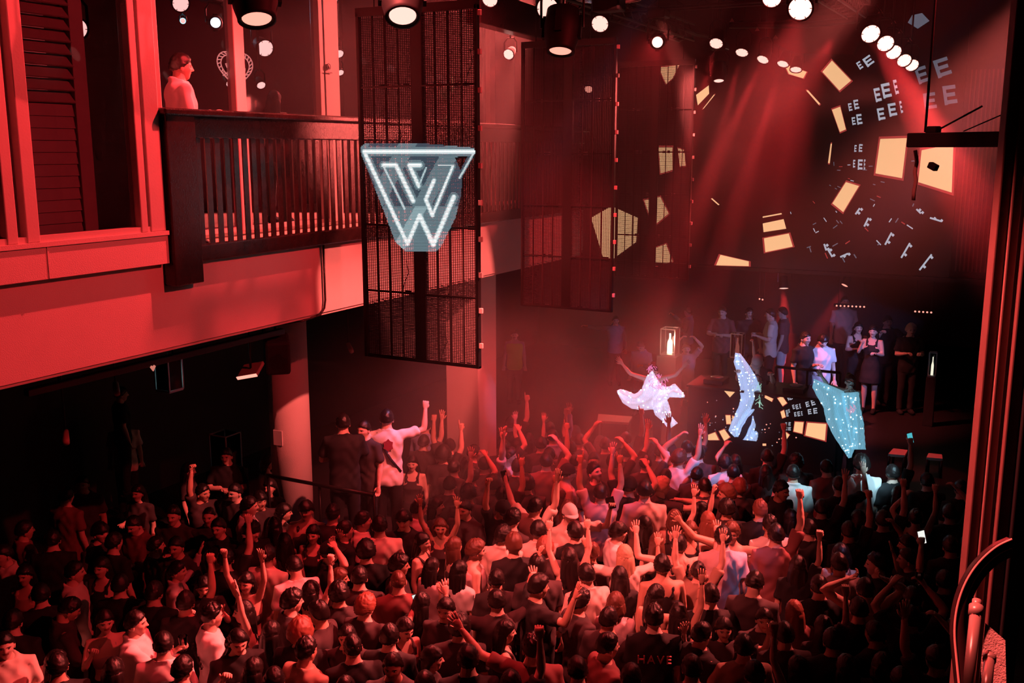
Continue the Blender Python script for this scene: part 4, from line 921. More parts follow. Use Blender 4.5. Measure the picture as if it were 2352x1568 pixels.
# px, py of the head; facing (0 = away from us, -90 = picture right, 90 = picture left, 180 = towards us)
CROWD = '''
12,1272,150,m,shortk,shirt C,dd|person in a pale shirt cut by the left edge, halfway down the crowd
52,1218,-50,m,shortk,shirt R,dd|broad person in a dim red-brown shirt standing in the dark at far left
60,1318,175,f,longk,tank T,dd|person in a patterned tank top with long dark hair near the left edge
185,1304,-75,m,shortk,tee C,dd|person in glasses and pale tee facing right behind the one in black
221,1306,165,f,longk,tank K,dd|long-haired person in dark sleeveless top beside the one in glasses
237,1222,-120,m,bowlk,tee D,bd|dim person bowing the head in the dark left side
316,1200,160,m,shortk,shirt R,bb,hp=-15|person in glasses and dark red polo leaning forward in the dark left side
354,1256,-60,m,shortk,tee D,dd,h=1.64|dark-haired person just in front of the one in the dark red polo
397,1184,175,m,undk,tee D,dx|dim person facing us in dark clothes with one forearm crossed
404,1308,-85,f,tailk,shirt P,bt|person with a ponytail in light denim jacket raising a watch hand
160,1398,-60,m,shortk,shirt D,xd,hp=-25|person in a striped dark shirt looking down at lower left
222,1424,-150,f,longk,strap P,cx|long-haired person in a pale camisole touching the shoulder, arms folded
309,1430,-88,m,shortk,shirt W,qb,hp=4,bot=trousers:C|person in a white long-sleeved shirt holding a drink cup in profile
12,1478,-150,m,shortk,shirt C,bb|person in a pale collared shirt at the lower left corner
124,1520,-80,f,longk,tee D,dd,h=1.56|person in glasses, only the lit face showing, near the lower left corner
373,1482,10,m,shortk,tee W,dd|dark-haired person in a white tee seen from behind beside the drink holder
416,1538,-20,m,shortk,tee K,bb|person with a round dark head and lit hands at the bottom left
481,1186,178,m,buzzk,shirt D,dd|balding person in an open dark collar facing us
523,1210,170,m,shortk,tee K,dd|stern person in black facing us beside the one in the white tee
576,1153,-80,m,shortk,tee W,dd,h=1.8|tall person in a white tee smiling in profile in the dark left half
577,1216,-130,m,curlyk,tee K,dd,cap=beanie:K|person in a dark cap smiling just below the tall one in white
640,1156,-140,m,fringk,tee D,dd|dim person with a fringe right of the tall one in white
664,1176,-75,f,bobk,crop W,dd,bot=trousers:C|short-haired person in a white cropped top and pale trousers
727,1161,175,m,bowlk,tank D,bc,skin=0|person lifting a drink to the face in the dark before the podium
760,1173,-10,m,undk,tee D,dd|dark head and neck seen from behind right of the drinker
805,1192,-60,m,shortk,tee K,dd|person in black with a lit cheek facing right before the podium
834,1170,-75,m,shortk,shirt C,dd|person in a pale shirt in profile below the podium rail
888,1200,12,m,shortk,tee C,dd,h=1.8|tall person in a pale tee with a cross strap seen from behind
722,1224,170,f,longk,tank D,dt|dim smiling person with a raised palm behind the black-haired one
683,1232,20,f,longk,tank K,dd|person with smooth long black hair seen from behind, left half
757,1268,-60,m,shortk,tee K,hd,cap=cap:K|person in a dark cap with a bent arm over the head
835,1274,5,m,curlyk,tee K,dd,h=1.78|broad person in a black tee seen from behind in front of the pale tee
489,1276,-95,f,tailk,strap D,dd|person with tied dark hair in profile above the clapping one
471,1340,-160,f,longk,tee K,cc,hp=-8|person in black clapping with lowered eyes at lower left
573,1332,165,f,longk,strap D,uo|person with both hands thrown up, face between the arms
603,1281,-20,m,shortk,tee C,dd|person in a pale loose tee seen from behind below the dark cap
683,1304,30,m,shortk,tee W,dd,hp=-20|leaning person in a white tee with backpack straps
737,1354,-15,f,bobk,tank K,ud|black-haired person punching a fist straight up, left of centre
774,1340,-85,f,longb,tee D,dd|person with long brown hair in profile behind the raised fist
795,1371,10,m,curlyk,tee D,dd|curly dark head below the long brown hair
502,1405,-62,m,undk,tee W,db,h=1.74|person in a white tee with black lettering on the back being hugged
548,1412,110,f,longk,strap C,bo|smiling person hugging the one in the lettered tee, one arm straight up
571,1453,-150,m,wavek,tee K,cd,hp=-10|curly-haired person in a black vest thinking with hand at the chin
656,1394,-60,m,curlyk,tee D,dd|curly head lit on top behind the hugging pair
637,1460,-20,f,longk,shirt K,dd,h=1.6|long dark hair over a white collar seen from behind
699,1434,-8,m,afror,tee K,dd|person with a big lit afro in black
752,1418,75,m,quiffk,tee D,dd|person with a quiff in profile facing left
818,1394,-30,m,curlyr,tee D,qd|curly auburn head beside the glowing phone
723,1487,-35,m,undk,tee T,dd,h=1.78|broad person in a brown tee with a zip seam at the bottom
780,1458,175,m,shortk,tee D,dd,h=1.66|dark head facing us between the quiff and the cropped head
811,1492,20,m,buzzk,tee K,dd,h=1.78|person with a cropped head and thick neck in black at the bottom
957,1170,-60,m,shortk,shirt P,dd|person in a light pink shirt behind the grinning one in black
929,1200,175,m,bowlk,tee K,dd,h=1.76|grinning person in a black tee facing us
997,1162,-85,f,longk,tee D,dd|person in profile looking right under the back row, left of centre
1006,1208,170,f,waveb,tank D,oo,hy=15|smiling long-haired person with both open hands raised together
1068,1170,150,m,shortk,tee D,dd|dim face in the haze left of the raised tattooed arm
978,1243,-110,f,longk,tank D,dd|laughing person with long dark hair near the raised hands
1033,1256,-60,f,longb,strap D,dd,hy=20,hp=12|person tilting the face up below the raised open hands
1086,1262,-80,m,curlyb,jersey P,dd|person with brown swept hair and bare shoulder in profile
1186,1250,12,m,quiffb,tee K,dd,h=1.8|person with a fair quiff in black tee seen from behind, right of centre-left
932,1293,-80,m,curlyk,tee D,dd,h=1.72|person in glasses with shaggy hair in profile
924,1346,10,m,buzzb,tee R,dd|cropped dim head in reddish tee below the shaggy one
977,1318,-40,f,longk,jersey P,dd,h=1.58|dark hair with a bright bare shoulder right of the shaggy one
1048,1306,-35,f,longk,tee W,dx,h=1.66|dark-haired person in a bright white tee reaching left
1144,1330,5,m,shortk,tee D,dd,h=1.64|small dark head with a lit crown, centre left
1224,1304,10,m,quiffk,tee D,dd,h=1.78|person with a glossy quiff seen from behind near the centre
1224,1352,-70,m,quiffk,tee K,tt,h=1.8|person with thick black hair in profile showing fingers below
905,1436,-140,f,longk,tank D,dd,hp=-12,h=1.62|long-haired person looking aside in the dim lower middle
965,1516,-85,f,bobk,tee D,cd|bob-haired person with fingers at the mouth at the bottom
1075,1516,5,m,shortk,tee K,dd,h=1.82|large dark head from behind at the bottom, centre left
1247,1496,8,m,undk,tee R,dw,h=1.84|broad person in a reddish tee from behind at the bottom centre
1311,1530,10,m,shortk,tee T,dd|round dark head beside the broad reddish tee
905,1512,175,m,shortk,tee D,dd|dim face at the bottom left of the bob-haired one
1002,1400,160,m,shortk,tee D,dd|dim person in the shadow below the white tee
958,1384,-30,f,longk,tee K,dd|dim long-haired person below the cropped reddish head
1060,1425,0,m,curlyk,tee D,dd|dim curly head in the lower middle
1130,1440,-80,f,longk,tank D,cd|dim long-haired person with a hand lifted, lower middle
1160,1392,20,m,shortk,tee D,tt|person in dark tee lifting both hands, lower middle
1233,1228,5,m,bowlk,shirt C,dd,h=1.7|smooth bowl-cut head over pale shirt, centre
1158,1170,-150,m,shortk,tee K,ud,cap=cap:K,hp=-18|person in a black cap looking down with a fist up
1191,1192,-40,m,curlyk,tee D,dd|curly dark head right of the black cap
1217,1174,-40,m,shortk,tee C,ow,h=1.78|person in a creased cream tee raising an open hand
1281,1142,-50,f,longb,tee D,dd|long brown hair behind the raised open hand
1288,1176,-165,m,shortk,tee C,ds,cap=cap:W|person in a white cap holding a dark phone up
1317,1226,20,m,bowlk,tee K,dd,h=1.7|smooth dark bowl cut over black, centre right
1308,1268,5,f,longk,strap K,pp,h=1.68|person with very long black hair, both index fingers pointing up
1252,1258,0,m,curlyr,tee D,dd,h=1.66|curly auburn head between the bowl cut and the fair quiff
1176,1218,-20,m,curlyk,shirt C,dd,h=1.68|dark curly head over pale shoulders, centre left
1172,1052,-120,m,curlyk,tee W,od,hy=20,h=1.78|smiling person in a blue-white tee lifting an arm with wristband
1205,1068,-25,m,undk,tee D,dd|dark round head next to the smiling one in blue-white tee
1236,1064,0,m,shortk,tee R,ld,h=1.8|person in a dark reddish tee from behind bending an arm
1296,1084,-80,m,shortk,jersey P,dd,cap=beanie:K,h=1.76|person in a backward cap and light sleeveless jersey facing right
1369,1086,-140,m,undk,tee D,dd,hp=22,h=1.86|person with a shaved forehead looking up in the red light
1379,1134,0,m,shortk,tee P,pp,h=1.78|person in a lilac tee from behind, both arms up and pointing
1444,1118,-30,m,shortk,tee K,lo,cap=cap:K,h=1.8|person in a black cap and black tee with arms raised
1363,1056,175,m,shortk,tee D,dd,h=1.66|hazy face just behind the one looking up
1490,1130,-2,m,shortk,tee C,dd,h=1.9|tall broad person in a cream tee seen from behind, the palest back in the middle
1517,1117,-78,m,curlyl,tee D,fd,h=1.76|person with curly fair hair pointing an arm to the right
1416,1222,-75,m,bowlk,tee W,dd,h=1.7|bowl-haired person in profile in a white tee, centre
1413,1270,5,f,longl,tee C,ts,h=1.68|person with long straight blond hair seen from behind
1363,1277,-25,f,bunb,tee D,dd,h=1.62|person with brown hair in a loose curly bun
1357,1325,22,m,shortk,tee C,dd,h=1.76|person in a pale peach tee with head bent, seen from behind
1488,1210,8,f,longk,tank K,dd,h=1.62|person with long black hair against the tall cream back
1512,1242,0,f,longb,tank K,dd,h=1.56|person with long dark brown hair and a lit crown below the cream back
1565,1194,-10,f,bobb,tank D,od,h=1.62|round brown bob left of the one facing us
1581,1216,178,f,longb,tank K,dt,h=1.68|person facing us in a black low-cut top with long brown hair
1604,1186,0,f,longr,tee D,dd,h=1.66|long auburn hair behind the one facing us
1631,1176,-80,f,longk,strap D,ud,h=1.64|person in profile with bare shoulder and raised hand behind the grey back
1664,1142,85,m,curlyr,tee D,fd,h=1.8|person with curly auburn top pointing to the left
1733,1178,0,m,undr,tee K,dd,h=1.78|person with fair cropped hair in a black tee, right of centre
1762,1198,8,m,undk,tee W,dd,h=1.74|person in a white tee with a violet-lit back
1680,1222,165,m,curlyb,tank C,ws,h=1.74|curly-haired person facing us behind the grey-lilac back
1659,1236,0,m,shortk,tee P,dd,h=1.88|big person in a lilac-grey tee seen from behind, the largest back right of centre
1560,1252,0,m,shortk,tank D,tt,h=1.72|dark head with two spread hands showing over it
1521,1300,5,m,shortk,tank K,bd,h=1.78|person in a black tank top with bare shoulders seen from behind
1481,1380,-40,f,longk,strap K,td,h=1.66|long-haired person with a thin strap bending an arm before the tank top
1556,1404,0,f,longk,tank K,od,h=1.64|person with glossy long black hair, one bare arm raised
1606,1312,-10,m,shortk,tee T,oo,h=1.6|person in a flower-print shirt lifting spread hands
1351,1374,-60,m,curlyk,tee D,dd,h=1.72|curly-topped person in profile below the peach tee
1414,1386,-10,f,bobb,tee P,dd,h=1.6|glossy brown bob right of the curly-topped one
1403,1424,-25,m,shortk,tee D,dd,h=1.72|dark-haired person with a lit nape in the lower middle
1509,1422,-4,m,undk,tee K,dd,h=1.8|person in a black tee with faint block letters on the back
1384,1488,-70,m,shortk,tee R,dd,h=1.78|person in a dark red tee in profile at the bottom
1608,1452,-60,m,shortk,shirt K,dd,h=1.72|person in a dark collar left of the dim face, lower right of centre
1664,1442,178,f,longk,tee D,tt,h=1.62|dim long-haired face with fingers lifted
1703,1486,0,m,shortk,tee T,xx,h=1.74|person in a brown tee with arms spread on neighbours at the bottom
1752,1346,-25,m,shortk,tee D,dd,hp=-20,h=1.82|bending person in a dark tee with a light stripe
1791,1126,-140,m,undk,shirt K,dd,h=1.84,skin=2|bearded person in a black suit over a white shirt
1788,1232,-5,m,shortk,tee R,ud,h=1.86|big person in a maroon tee seen from behind, fist beside
1930,1116,15,m,shortk,tee K,td,h=1.8|person in sequinned black lifting an open hand
1994,1068,0,m,curlyk,shirt W,dd,h=1.9|person in a pale blue-white shirt glowing from behind, large dark head
1822,1088,-10,m,shortk,shirt W,dd,h=1.78|person whose blue-white shirt arcs around the suited one
1916,1284,8,m,shortk,shirt P,dd,h=1.76|person in a violet-lit shirt, right part of the crowd
1955,1292,-10,f,bobk,tank R,dd,h=1.7|bob-haired person with bare lit shoulder right of the violet shirt
2009,1286,80,m,undk,tee K,dd,h=1.72|person in glasses in profile facing left in the dark right side
2072,1286,75,m,shortk,tee K,dd,h=1.72|second left-facing profile farther into the dark
1988,1362,0,m,shortk,jersey T,hh,h=1.78|person with both elbows out and hands behind the head
1896,1440,-5,f,longk,tee D,ud,h=1.64|dark long-haired person with a wristbanded arm up
1868,1540,10,f,longk,tank K,du,h=1.68|person at the bottom right with one brightly lit fist raised
1944,1524,0,f,longk,tee D,dd,h=1.7|long dark hair at the bottom right of the lit fist
2132,1512,10,m,shortk,tee D,lo,h=1.78|dark head at the lower right, curved arm above and hand forward
1806,1404,0,f,longr,tee R,dd,h=1.6|long auburn hair dimly lit, lower right of centre
2085,1424,-10,m,shortk,tee K,ll,h=1.76|person in the dark lifting a clear cup with both hands
2108,1190,-15,f,bunk,tank D,ul,h=1.7|person with bunned hair and a clenched arm up at right
2030,1196,0,m,shortk,tee K,ud,h=1.78|person in black with a straight arm up at right
2045,1076,0,m,shortk,tee K,ud,h=1.78|dark person holding something small and cyan at the back right
2180,1180,0,m,shortk,tee K,ld,h=1.74|dim person at the far right with a curved arm
2170,1336,0,m,shortk,tee K,du,h=1.7|dim person at the far right filming with a phone
2090,1252,70,f,longk,tee K,lt,h=1.66|dark person bending a long arm overhead, right side
1842,1300,-20,f,longk,tee K,ud,h=1.66|dark long-haired person right of the maroon tee
1810,1460,0,m,shortk,tee D,dd|dim head below the long auburn hair
1740,1420,170,m,shortk,tee D,dd,h=1.66|dim face glancing down beside the bending one
2020,1450,30,m,shortk,tee K,dd,h=1.7|dark head below the lifted elbows
2010,1540,-20,f,bobk,tee K,dd|dark bob at the bottom between the long hair and the curved arm
1860,1216,20,m,shortk,tee K,dd|dark person left of the spread hand, right side
1890,1170,-10,m,shortk,tee K,oc,h=1.7|person spreading a raised hand in the dark right side
1966,1192,0,f,longk,tee K,dd|long dark hair under the glowing shirt
1700,1120,0,f,curlyr,tee D,dd,h=1.7|curly reddish head in the haze right of the one pointing left
1648,1062,5,m,curlyk,tee W,dd,h=1.72|person in a blue-white tee with a dark round head, before the booth screen
1622,1046,0,m,shortk,tee D,dd,h=1.8|tall dark round head before the peach squares
1556,1058,-45,m,curlyb,tee W,ol,h=1.82|person in a blue-white tee with an arm curved overhead
1538,1092,-40,m,shortk,tee K,dd,h=1.66|dark head overlapping the white sleeve
1592,1090,-30,m,shortk,tee D,dd,h=1.7|dark head between the two blue-white tees
1620,1118,10,m,shortk,tee D,dd|dim head behind the two hands that point at each other
1760,1086,0,f,longk,tee K,dd,h=1.66|dark long hair before the left edge of the booth screen
1786,1050,0,m,shortk,tee K,ud,h=1.76|dark person with a fist up before the booth screen
1850,1042,5,m,curlyk,tee K,dd,h=1.74|dark curly head before the big peach panels
1884,1058,10,m,shortk,tee R,dd,h=1.72|dim red-lit neck before the booth screen
'''
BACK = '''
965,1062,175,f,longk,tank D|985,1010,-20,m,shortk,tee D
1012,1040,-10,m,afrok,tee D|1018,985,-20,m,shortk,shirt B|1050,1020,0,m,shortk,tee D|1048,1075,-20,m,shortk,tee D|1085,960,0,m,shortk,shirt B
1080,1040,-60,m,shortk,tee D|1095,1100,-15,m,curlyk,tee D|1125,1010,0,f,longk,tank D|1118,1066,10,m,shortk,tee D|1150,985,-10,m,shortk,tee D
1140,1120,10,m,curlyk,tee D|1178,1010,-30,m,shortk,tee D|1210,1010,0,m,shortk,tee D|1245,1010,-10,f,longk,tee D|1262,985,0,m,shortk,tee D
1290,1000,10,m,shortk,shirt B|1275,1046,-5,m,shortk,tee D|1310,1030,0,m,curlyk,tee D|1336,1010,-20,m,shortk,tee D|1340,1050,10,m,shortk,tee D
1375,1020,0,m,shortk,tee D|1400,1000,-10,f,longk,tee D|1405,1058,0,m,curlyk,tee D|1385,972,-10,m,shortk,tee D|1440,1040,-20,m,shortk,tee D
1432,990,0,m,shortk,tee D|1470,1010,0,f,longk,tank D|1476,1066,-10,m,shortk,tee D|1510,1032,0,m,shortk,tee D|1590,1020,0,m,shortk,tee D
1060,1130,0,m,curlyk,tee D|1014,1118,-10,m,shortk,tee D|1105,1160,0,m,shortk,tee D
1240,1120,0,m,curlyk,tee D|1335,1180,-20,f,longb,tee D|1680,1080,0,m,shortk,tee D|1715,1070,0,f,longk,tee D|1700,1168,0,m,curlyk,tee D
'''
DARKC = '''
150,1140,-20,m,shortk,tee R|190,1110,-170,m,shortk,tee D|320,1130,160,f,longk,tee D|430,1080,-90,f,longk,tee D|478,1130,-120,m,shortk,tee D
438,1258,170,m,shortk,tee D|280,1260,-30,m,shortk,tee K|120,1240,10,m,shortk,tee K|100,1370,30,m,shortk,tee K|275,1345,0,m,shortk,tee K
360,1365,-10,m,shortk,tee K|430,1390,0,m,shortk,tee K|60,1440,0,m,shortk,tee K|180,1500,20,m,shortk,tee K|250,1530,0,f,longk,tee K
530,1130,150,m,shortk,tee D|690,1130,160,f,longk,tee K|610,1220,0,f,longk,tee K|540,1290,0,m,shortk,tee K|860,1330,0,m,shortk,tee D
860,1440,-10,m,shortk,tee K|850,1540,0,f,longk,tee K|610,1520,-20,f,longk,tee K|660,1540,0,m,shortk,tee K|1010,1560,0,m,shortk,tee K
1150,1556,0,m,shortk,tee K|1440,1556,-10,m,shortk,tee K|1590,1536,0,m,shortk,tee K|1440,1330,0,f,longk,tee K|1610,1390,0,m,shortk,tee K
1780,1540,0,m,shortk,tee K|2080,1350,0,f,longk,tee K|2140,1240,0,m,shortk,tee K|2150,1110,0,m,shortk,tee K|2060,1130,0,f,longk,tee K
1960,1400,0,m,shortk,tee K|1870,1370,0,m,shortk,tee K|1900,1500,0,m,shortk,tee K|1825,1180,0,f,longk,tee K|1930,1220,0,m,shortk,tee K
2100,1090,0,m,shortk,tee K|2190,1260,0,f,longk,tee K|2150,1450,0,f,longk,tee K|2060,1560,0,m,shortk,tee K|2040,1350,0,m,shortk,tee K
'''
HN = {'und': 'under', 'short': 'short', 'fring': 'fring'}
def parse(line, rnd, k=0):
    f, lb = (line.rsplit('|', 1) + [''])[:2] if '|' in line else (line, '')
    a = f.split(','); d = dict(px=float(a[0]), py=float(a[1]), yaw=float(a[2]), sex=a[3], hair=HN.get(a[4][:-1], a[4][:-1]), hc=a[4][-1], top=a[5].split()[0], tc=a[5].split()[1], arms='dd', label=lb)
    rest = a[6:]
    if rest and '=' not in rest[0]: d['arms'] = rest.pop(0)
    for o in rest:
        q, v = o.strip().split('=')
        if q == 'cap': d['cap'] = tuple(v.split(':'))
        elif q == 'bot': d['bot'], d['bc'] = v.split(':')
        elif q == 'h': d['h'] = float(v)
        else: d[q] = int(v)
    d.setdefault('h', 1.73 if d['sex'] == 'm' else 1.62); d.setdefault('skin', rnd.choice((0, 0, 1, 3, 0)))
    return d
rnd = random.Random(5)
ALL = [parse(l, rnd) for l in CROWD.strip().split('\n')]
for d in ALL: d['w'] = .15
FA = ['dd', 'ld', 'od', 'dd', 'du', 'od', 'dd', 'pd', 'ld', 'dd', 'pd', 'oo', 'dd', 'bd', 'dl', 'dd']
BH = {'k': 'dark'}; 
for i, l in enumerate(x for x in BACK.strip().replace('\n', '|').split('|')):
    d = parse(l + '|', rnd); d['arms'] = FA[(i * 5) % 16]; d['w'] = 1; d['zone'] = 'back'; ALL.append(d)
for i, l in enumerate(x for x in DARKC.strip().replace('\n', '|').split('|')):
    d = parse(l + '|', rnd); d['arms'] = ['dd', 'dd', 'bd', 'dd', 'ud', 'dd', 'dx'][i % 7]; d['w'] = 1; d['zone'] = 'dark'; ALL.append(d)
for d in ALL:
    p = onZ(d['px'], d['py'], d['h'] * .925); d['p0'] = Vector((p.x, p.y)); d['p'] = d['p0'].copy()
_pp = at(885, 985, 12.5); _c2 = at(1083, 900, 15.0)
KEEP = [(_pp.x - 1.6, _pp.y - 1.0, _pp.x + .6, _pp.y + 1.15), (_c2.x - .8, _c2.y - .8, _c2.x + .8, _c2.y + .8), (COLP.x - .5, COLP.y - .5, COLP.x + .5, COLP.y + .5)]
# ease neighbours apart so that nobody stands inside another
for it in range(60):
    for i, a in enumerate(ALL):
        for b in ALL[i + 1:]:
            v = b['p'] - a['p']; l = v.length
            if 1e-6 < l < .43:
                e = (.43 - l) / l * .5; t = a['w'] + b['w']; a['p'] -= v * e * a['w'] / t * 1.6; b['p'] += v * e * b['w'] / t * 1.6
    for a in ALL:
        a['p'] += (a['p0'] - a['p']) * (.10 if a['w'] < .5 else .02)
        for (bx0, by0, bx1, by1) in KEEP:
            x, y = a['p']
            if bx0 < x < bx1 and by0 < y < by1:
                m = min((x - bx0, 0), (bx1 - x, 1), (y - by0, 2), (by1 - y, 3)); a['p'] = Vector(((bx0, y), (bx1, y), (x, by0), (x, by1))[m[1]])
        a['p'].y = min(a['p'].y, 13.35)
LM = [('the nearest led screen', 990), ('the middle led screen', 1250), ('the first winged dancer', 1500), ('the second winged dancer', 1700)]
ORD = ['first', 'second', 'third', 'fourth', 'fifth', 'sixth', 'seventh', 'eighth']
byl = {}
for d in ALL:
    if not d['label']:
        hairw = {'long': 'long-haired', 'curly': 'curly-haired', 'afro': 'bushy-haired'}.get(d['hair'], 'short-haired')
        armw = {'dd': 'arms down', 'ud': 'right fist up', 'du': 'left fist up', 'od': 'right palm up', 'uu': 'both fists up', 'ld': 'right arm bent', 'dl': 'left arm bent', 'pd': 'finger pointing up', 'oo': 'both palms up', 'bd': 'forearm lifted', 'ou': 'palm and fist up', 'dx': 'forearm crossed'}[d['arms']]
        cw = {'D': 'dark', 'K': 'black', 'B': 'blue-lit', 'R': 'brown'}[d['tc']]
        ref = ('below ' + min(LM, key=lambda q: abs(q[1] - d['px']))[0]) if d['zone'] == 'back' else 'at the bottom edge' if d['py'] > 1480 else 'on the dark right' if d['px'] > 1750 else 'amid lit dancers' if d['px'] > 820 else 'in the dark left'
        d['auto'] = '%s person in %s top, %s, %s' % (hairw, cw, armw, ref); byl.setdefault(d['auto'], []).append(d)
for l, ds in byl.items():
    ds.sort(key=lambda d: d['px'])
    for k, d in enumerate(ds): d['auto'] = l if len(ds) == 1 else l + ', ' + ORD[min(k, 7)] + (' from left' if len(l.split()) < 14 else '')
for d in ALL:
    lb, grp = d['label'], None
    if not lb:
        lb = d['auto']; grp = 'hazy dancers at the back of the floor' if d['zone'] == 'back' else 'shadowy people filling the floor'
    a = {k: d[k] for k in ('sex', 'h', 'arms', 'hair', 'hc', 'top', 'tc', 'skin') if k in d}
    for k in ('hy', 'hp', 'cap', 'bot', 'bc'):
        if k in d: a[k] = d[k]
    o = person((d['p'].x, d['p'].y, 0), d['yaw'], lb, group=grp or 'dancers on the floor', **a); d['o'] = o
def find(s): return next(d for d in ALL if s in d['label'])
#==PROPS
def text_mesh(name, body, size, m, parent, loc, rot, extrude=.002, shear=0, space=1.):
    cu = bpy.data.curves.new(name, 'FONT'); cu.body = body; cu.size = size; cu.align_x = 'CENTER'; cu.extrude = extrude; cu.shear = shear; cu.space_character = space
    t = bpy.data.objects.new('tmp_text', cu); COL.objects.link(t); dg = bpy.context.evaluated_depsgraph_get(); dg.update()
    me = bpy.data.meshes.new_from_object(t.evaluated_get(dg)); bpy.data.objects.remove(t); me.materials.clear(); me.materials.append(m)
    o = bpy.data.objects.new(name, me); COL.objects.link(o); o.parent = parent; o.location = loc; o.rotation_euler = rot; return o
U['e'] = ((1, .1, .05), (1, .15, .2), .3)
STZ = .95
def onstage(px, py, yaw, label, h=1.74, z=STZ, grp='people on the stage', **k):
    p = onZ(px, py, z + h * .925); return person((p.x, p.y, z), yaw, label, h=h, group=grp, **k)
dj = onstage(1888, 779, 178, 'person in an oversized white tee behind the booth, looking down', arms='bd', hp=-22, tc='W', hair='fring', skin=3)
onstage(1848, 776, -150, 'person in black top and pale blue trousers beside the one in white tee', tc='K', bc='B', h=1.78, arms='dd')
onstage(1772, 722, 78, 'person in an orange-lit long tee in profile under the stage lamp', tc='C', h=1.80, arms='bb')
onstage(1800, 718, 70, 'person in dark top and white shorts just behind the orange-lit tee', tc='R', bot='shorts', bc='W', h=1.76)
onstage(1941, 694, 176, 'tall person in a violet tee standing at the back of the stage', tc='P', h=1.86, hp=12)
onstage(1971, 752, 178, 'long-haired person in a black strap top beside the violet tee', sex='f', top='tank', hair='wave', arms='bd', h=1.66)
onstage(2006, 760, 150, 'person in a short black dress with bare legs on the stage', sex='f', top='tank', bot='skirt', hair='long', arms='cb', h=1.68)
onstage(2038, 738, 180, 'dim person holding up a phone at the back of the stage', tc='K', arms='qq', h=1.76)
onstage(2092, 757, 175, 'blond person in black at the dark right end of the stage', hair='curly', hc='l', tc='K', arms='bb', h=1.72)
onstage(1741, 826, 160, 'person in a pale cap leaning over the booth', tc='K', arms='qq', cap=('cap', 'G'), hp=-30, h=1.70)
onstage(1660, 716, 150, 'hazy person with folded arms left of the stage lamp', tc='R', arms='xx', h=1.78)
onstage(1721, 718, 180, 'dim hazy person between the folded arms and the orange-lit tee', tc='D', h=1.74)
G0 = dict(z=0, grp='people standing left of the stage')
onstage(1414, 735, 180, 'person in a pale blue shirt stretching one arm out, far left of the stage', top='shirt', tc='B', arms='ed', h=1.78, **G0)
onstage(1474, 792, 150, 'person in a pale shirt bending an arm over the head near the lantern', top='shirt', tc='B', arms='db', hp=-25, h=1.72, **G0)
onstage(1582, 716, 70, 'person in a violet-blue shirt in profile above the lantern', top='shirt', tc='B', arms='qb', h=1.80, **G0)
v = onstage(1182, 768, 178, 'person in a bright yellow safety vest by the far wall', top='jersey', tc='Y', h=1.76, **G0)
po = onstage(1576, 800, 178, 'person in a lilac top and white shorts with arms up, behind the first winged dancer', tc='P', bot='shorts', bc='W', arms='ll', h=1.74, z=.3)
MB().bevbox((po.location.x - .5, po.location.y - .4, 0), (po.location.x + .5, po.location.y + .4, .3), .02).build('riser_box', M_MATTE, label='low black riser box under the person in white shorts', cat='riser')
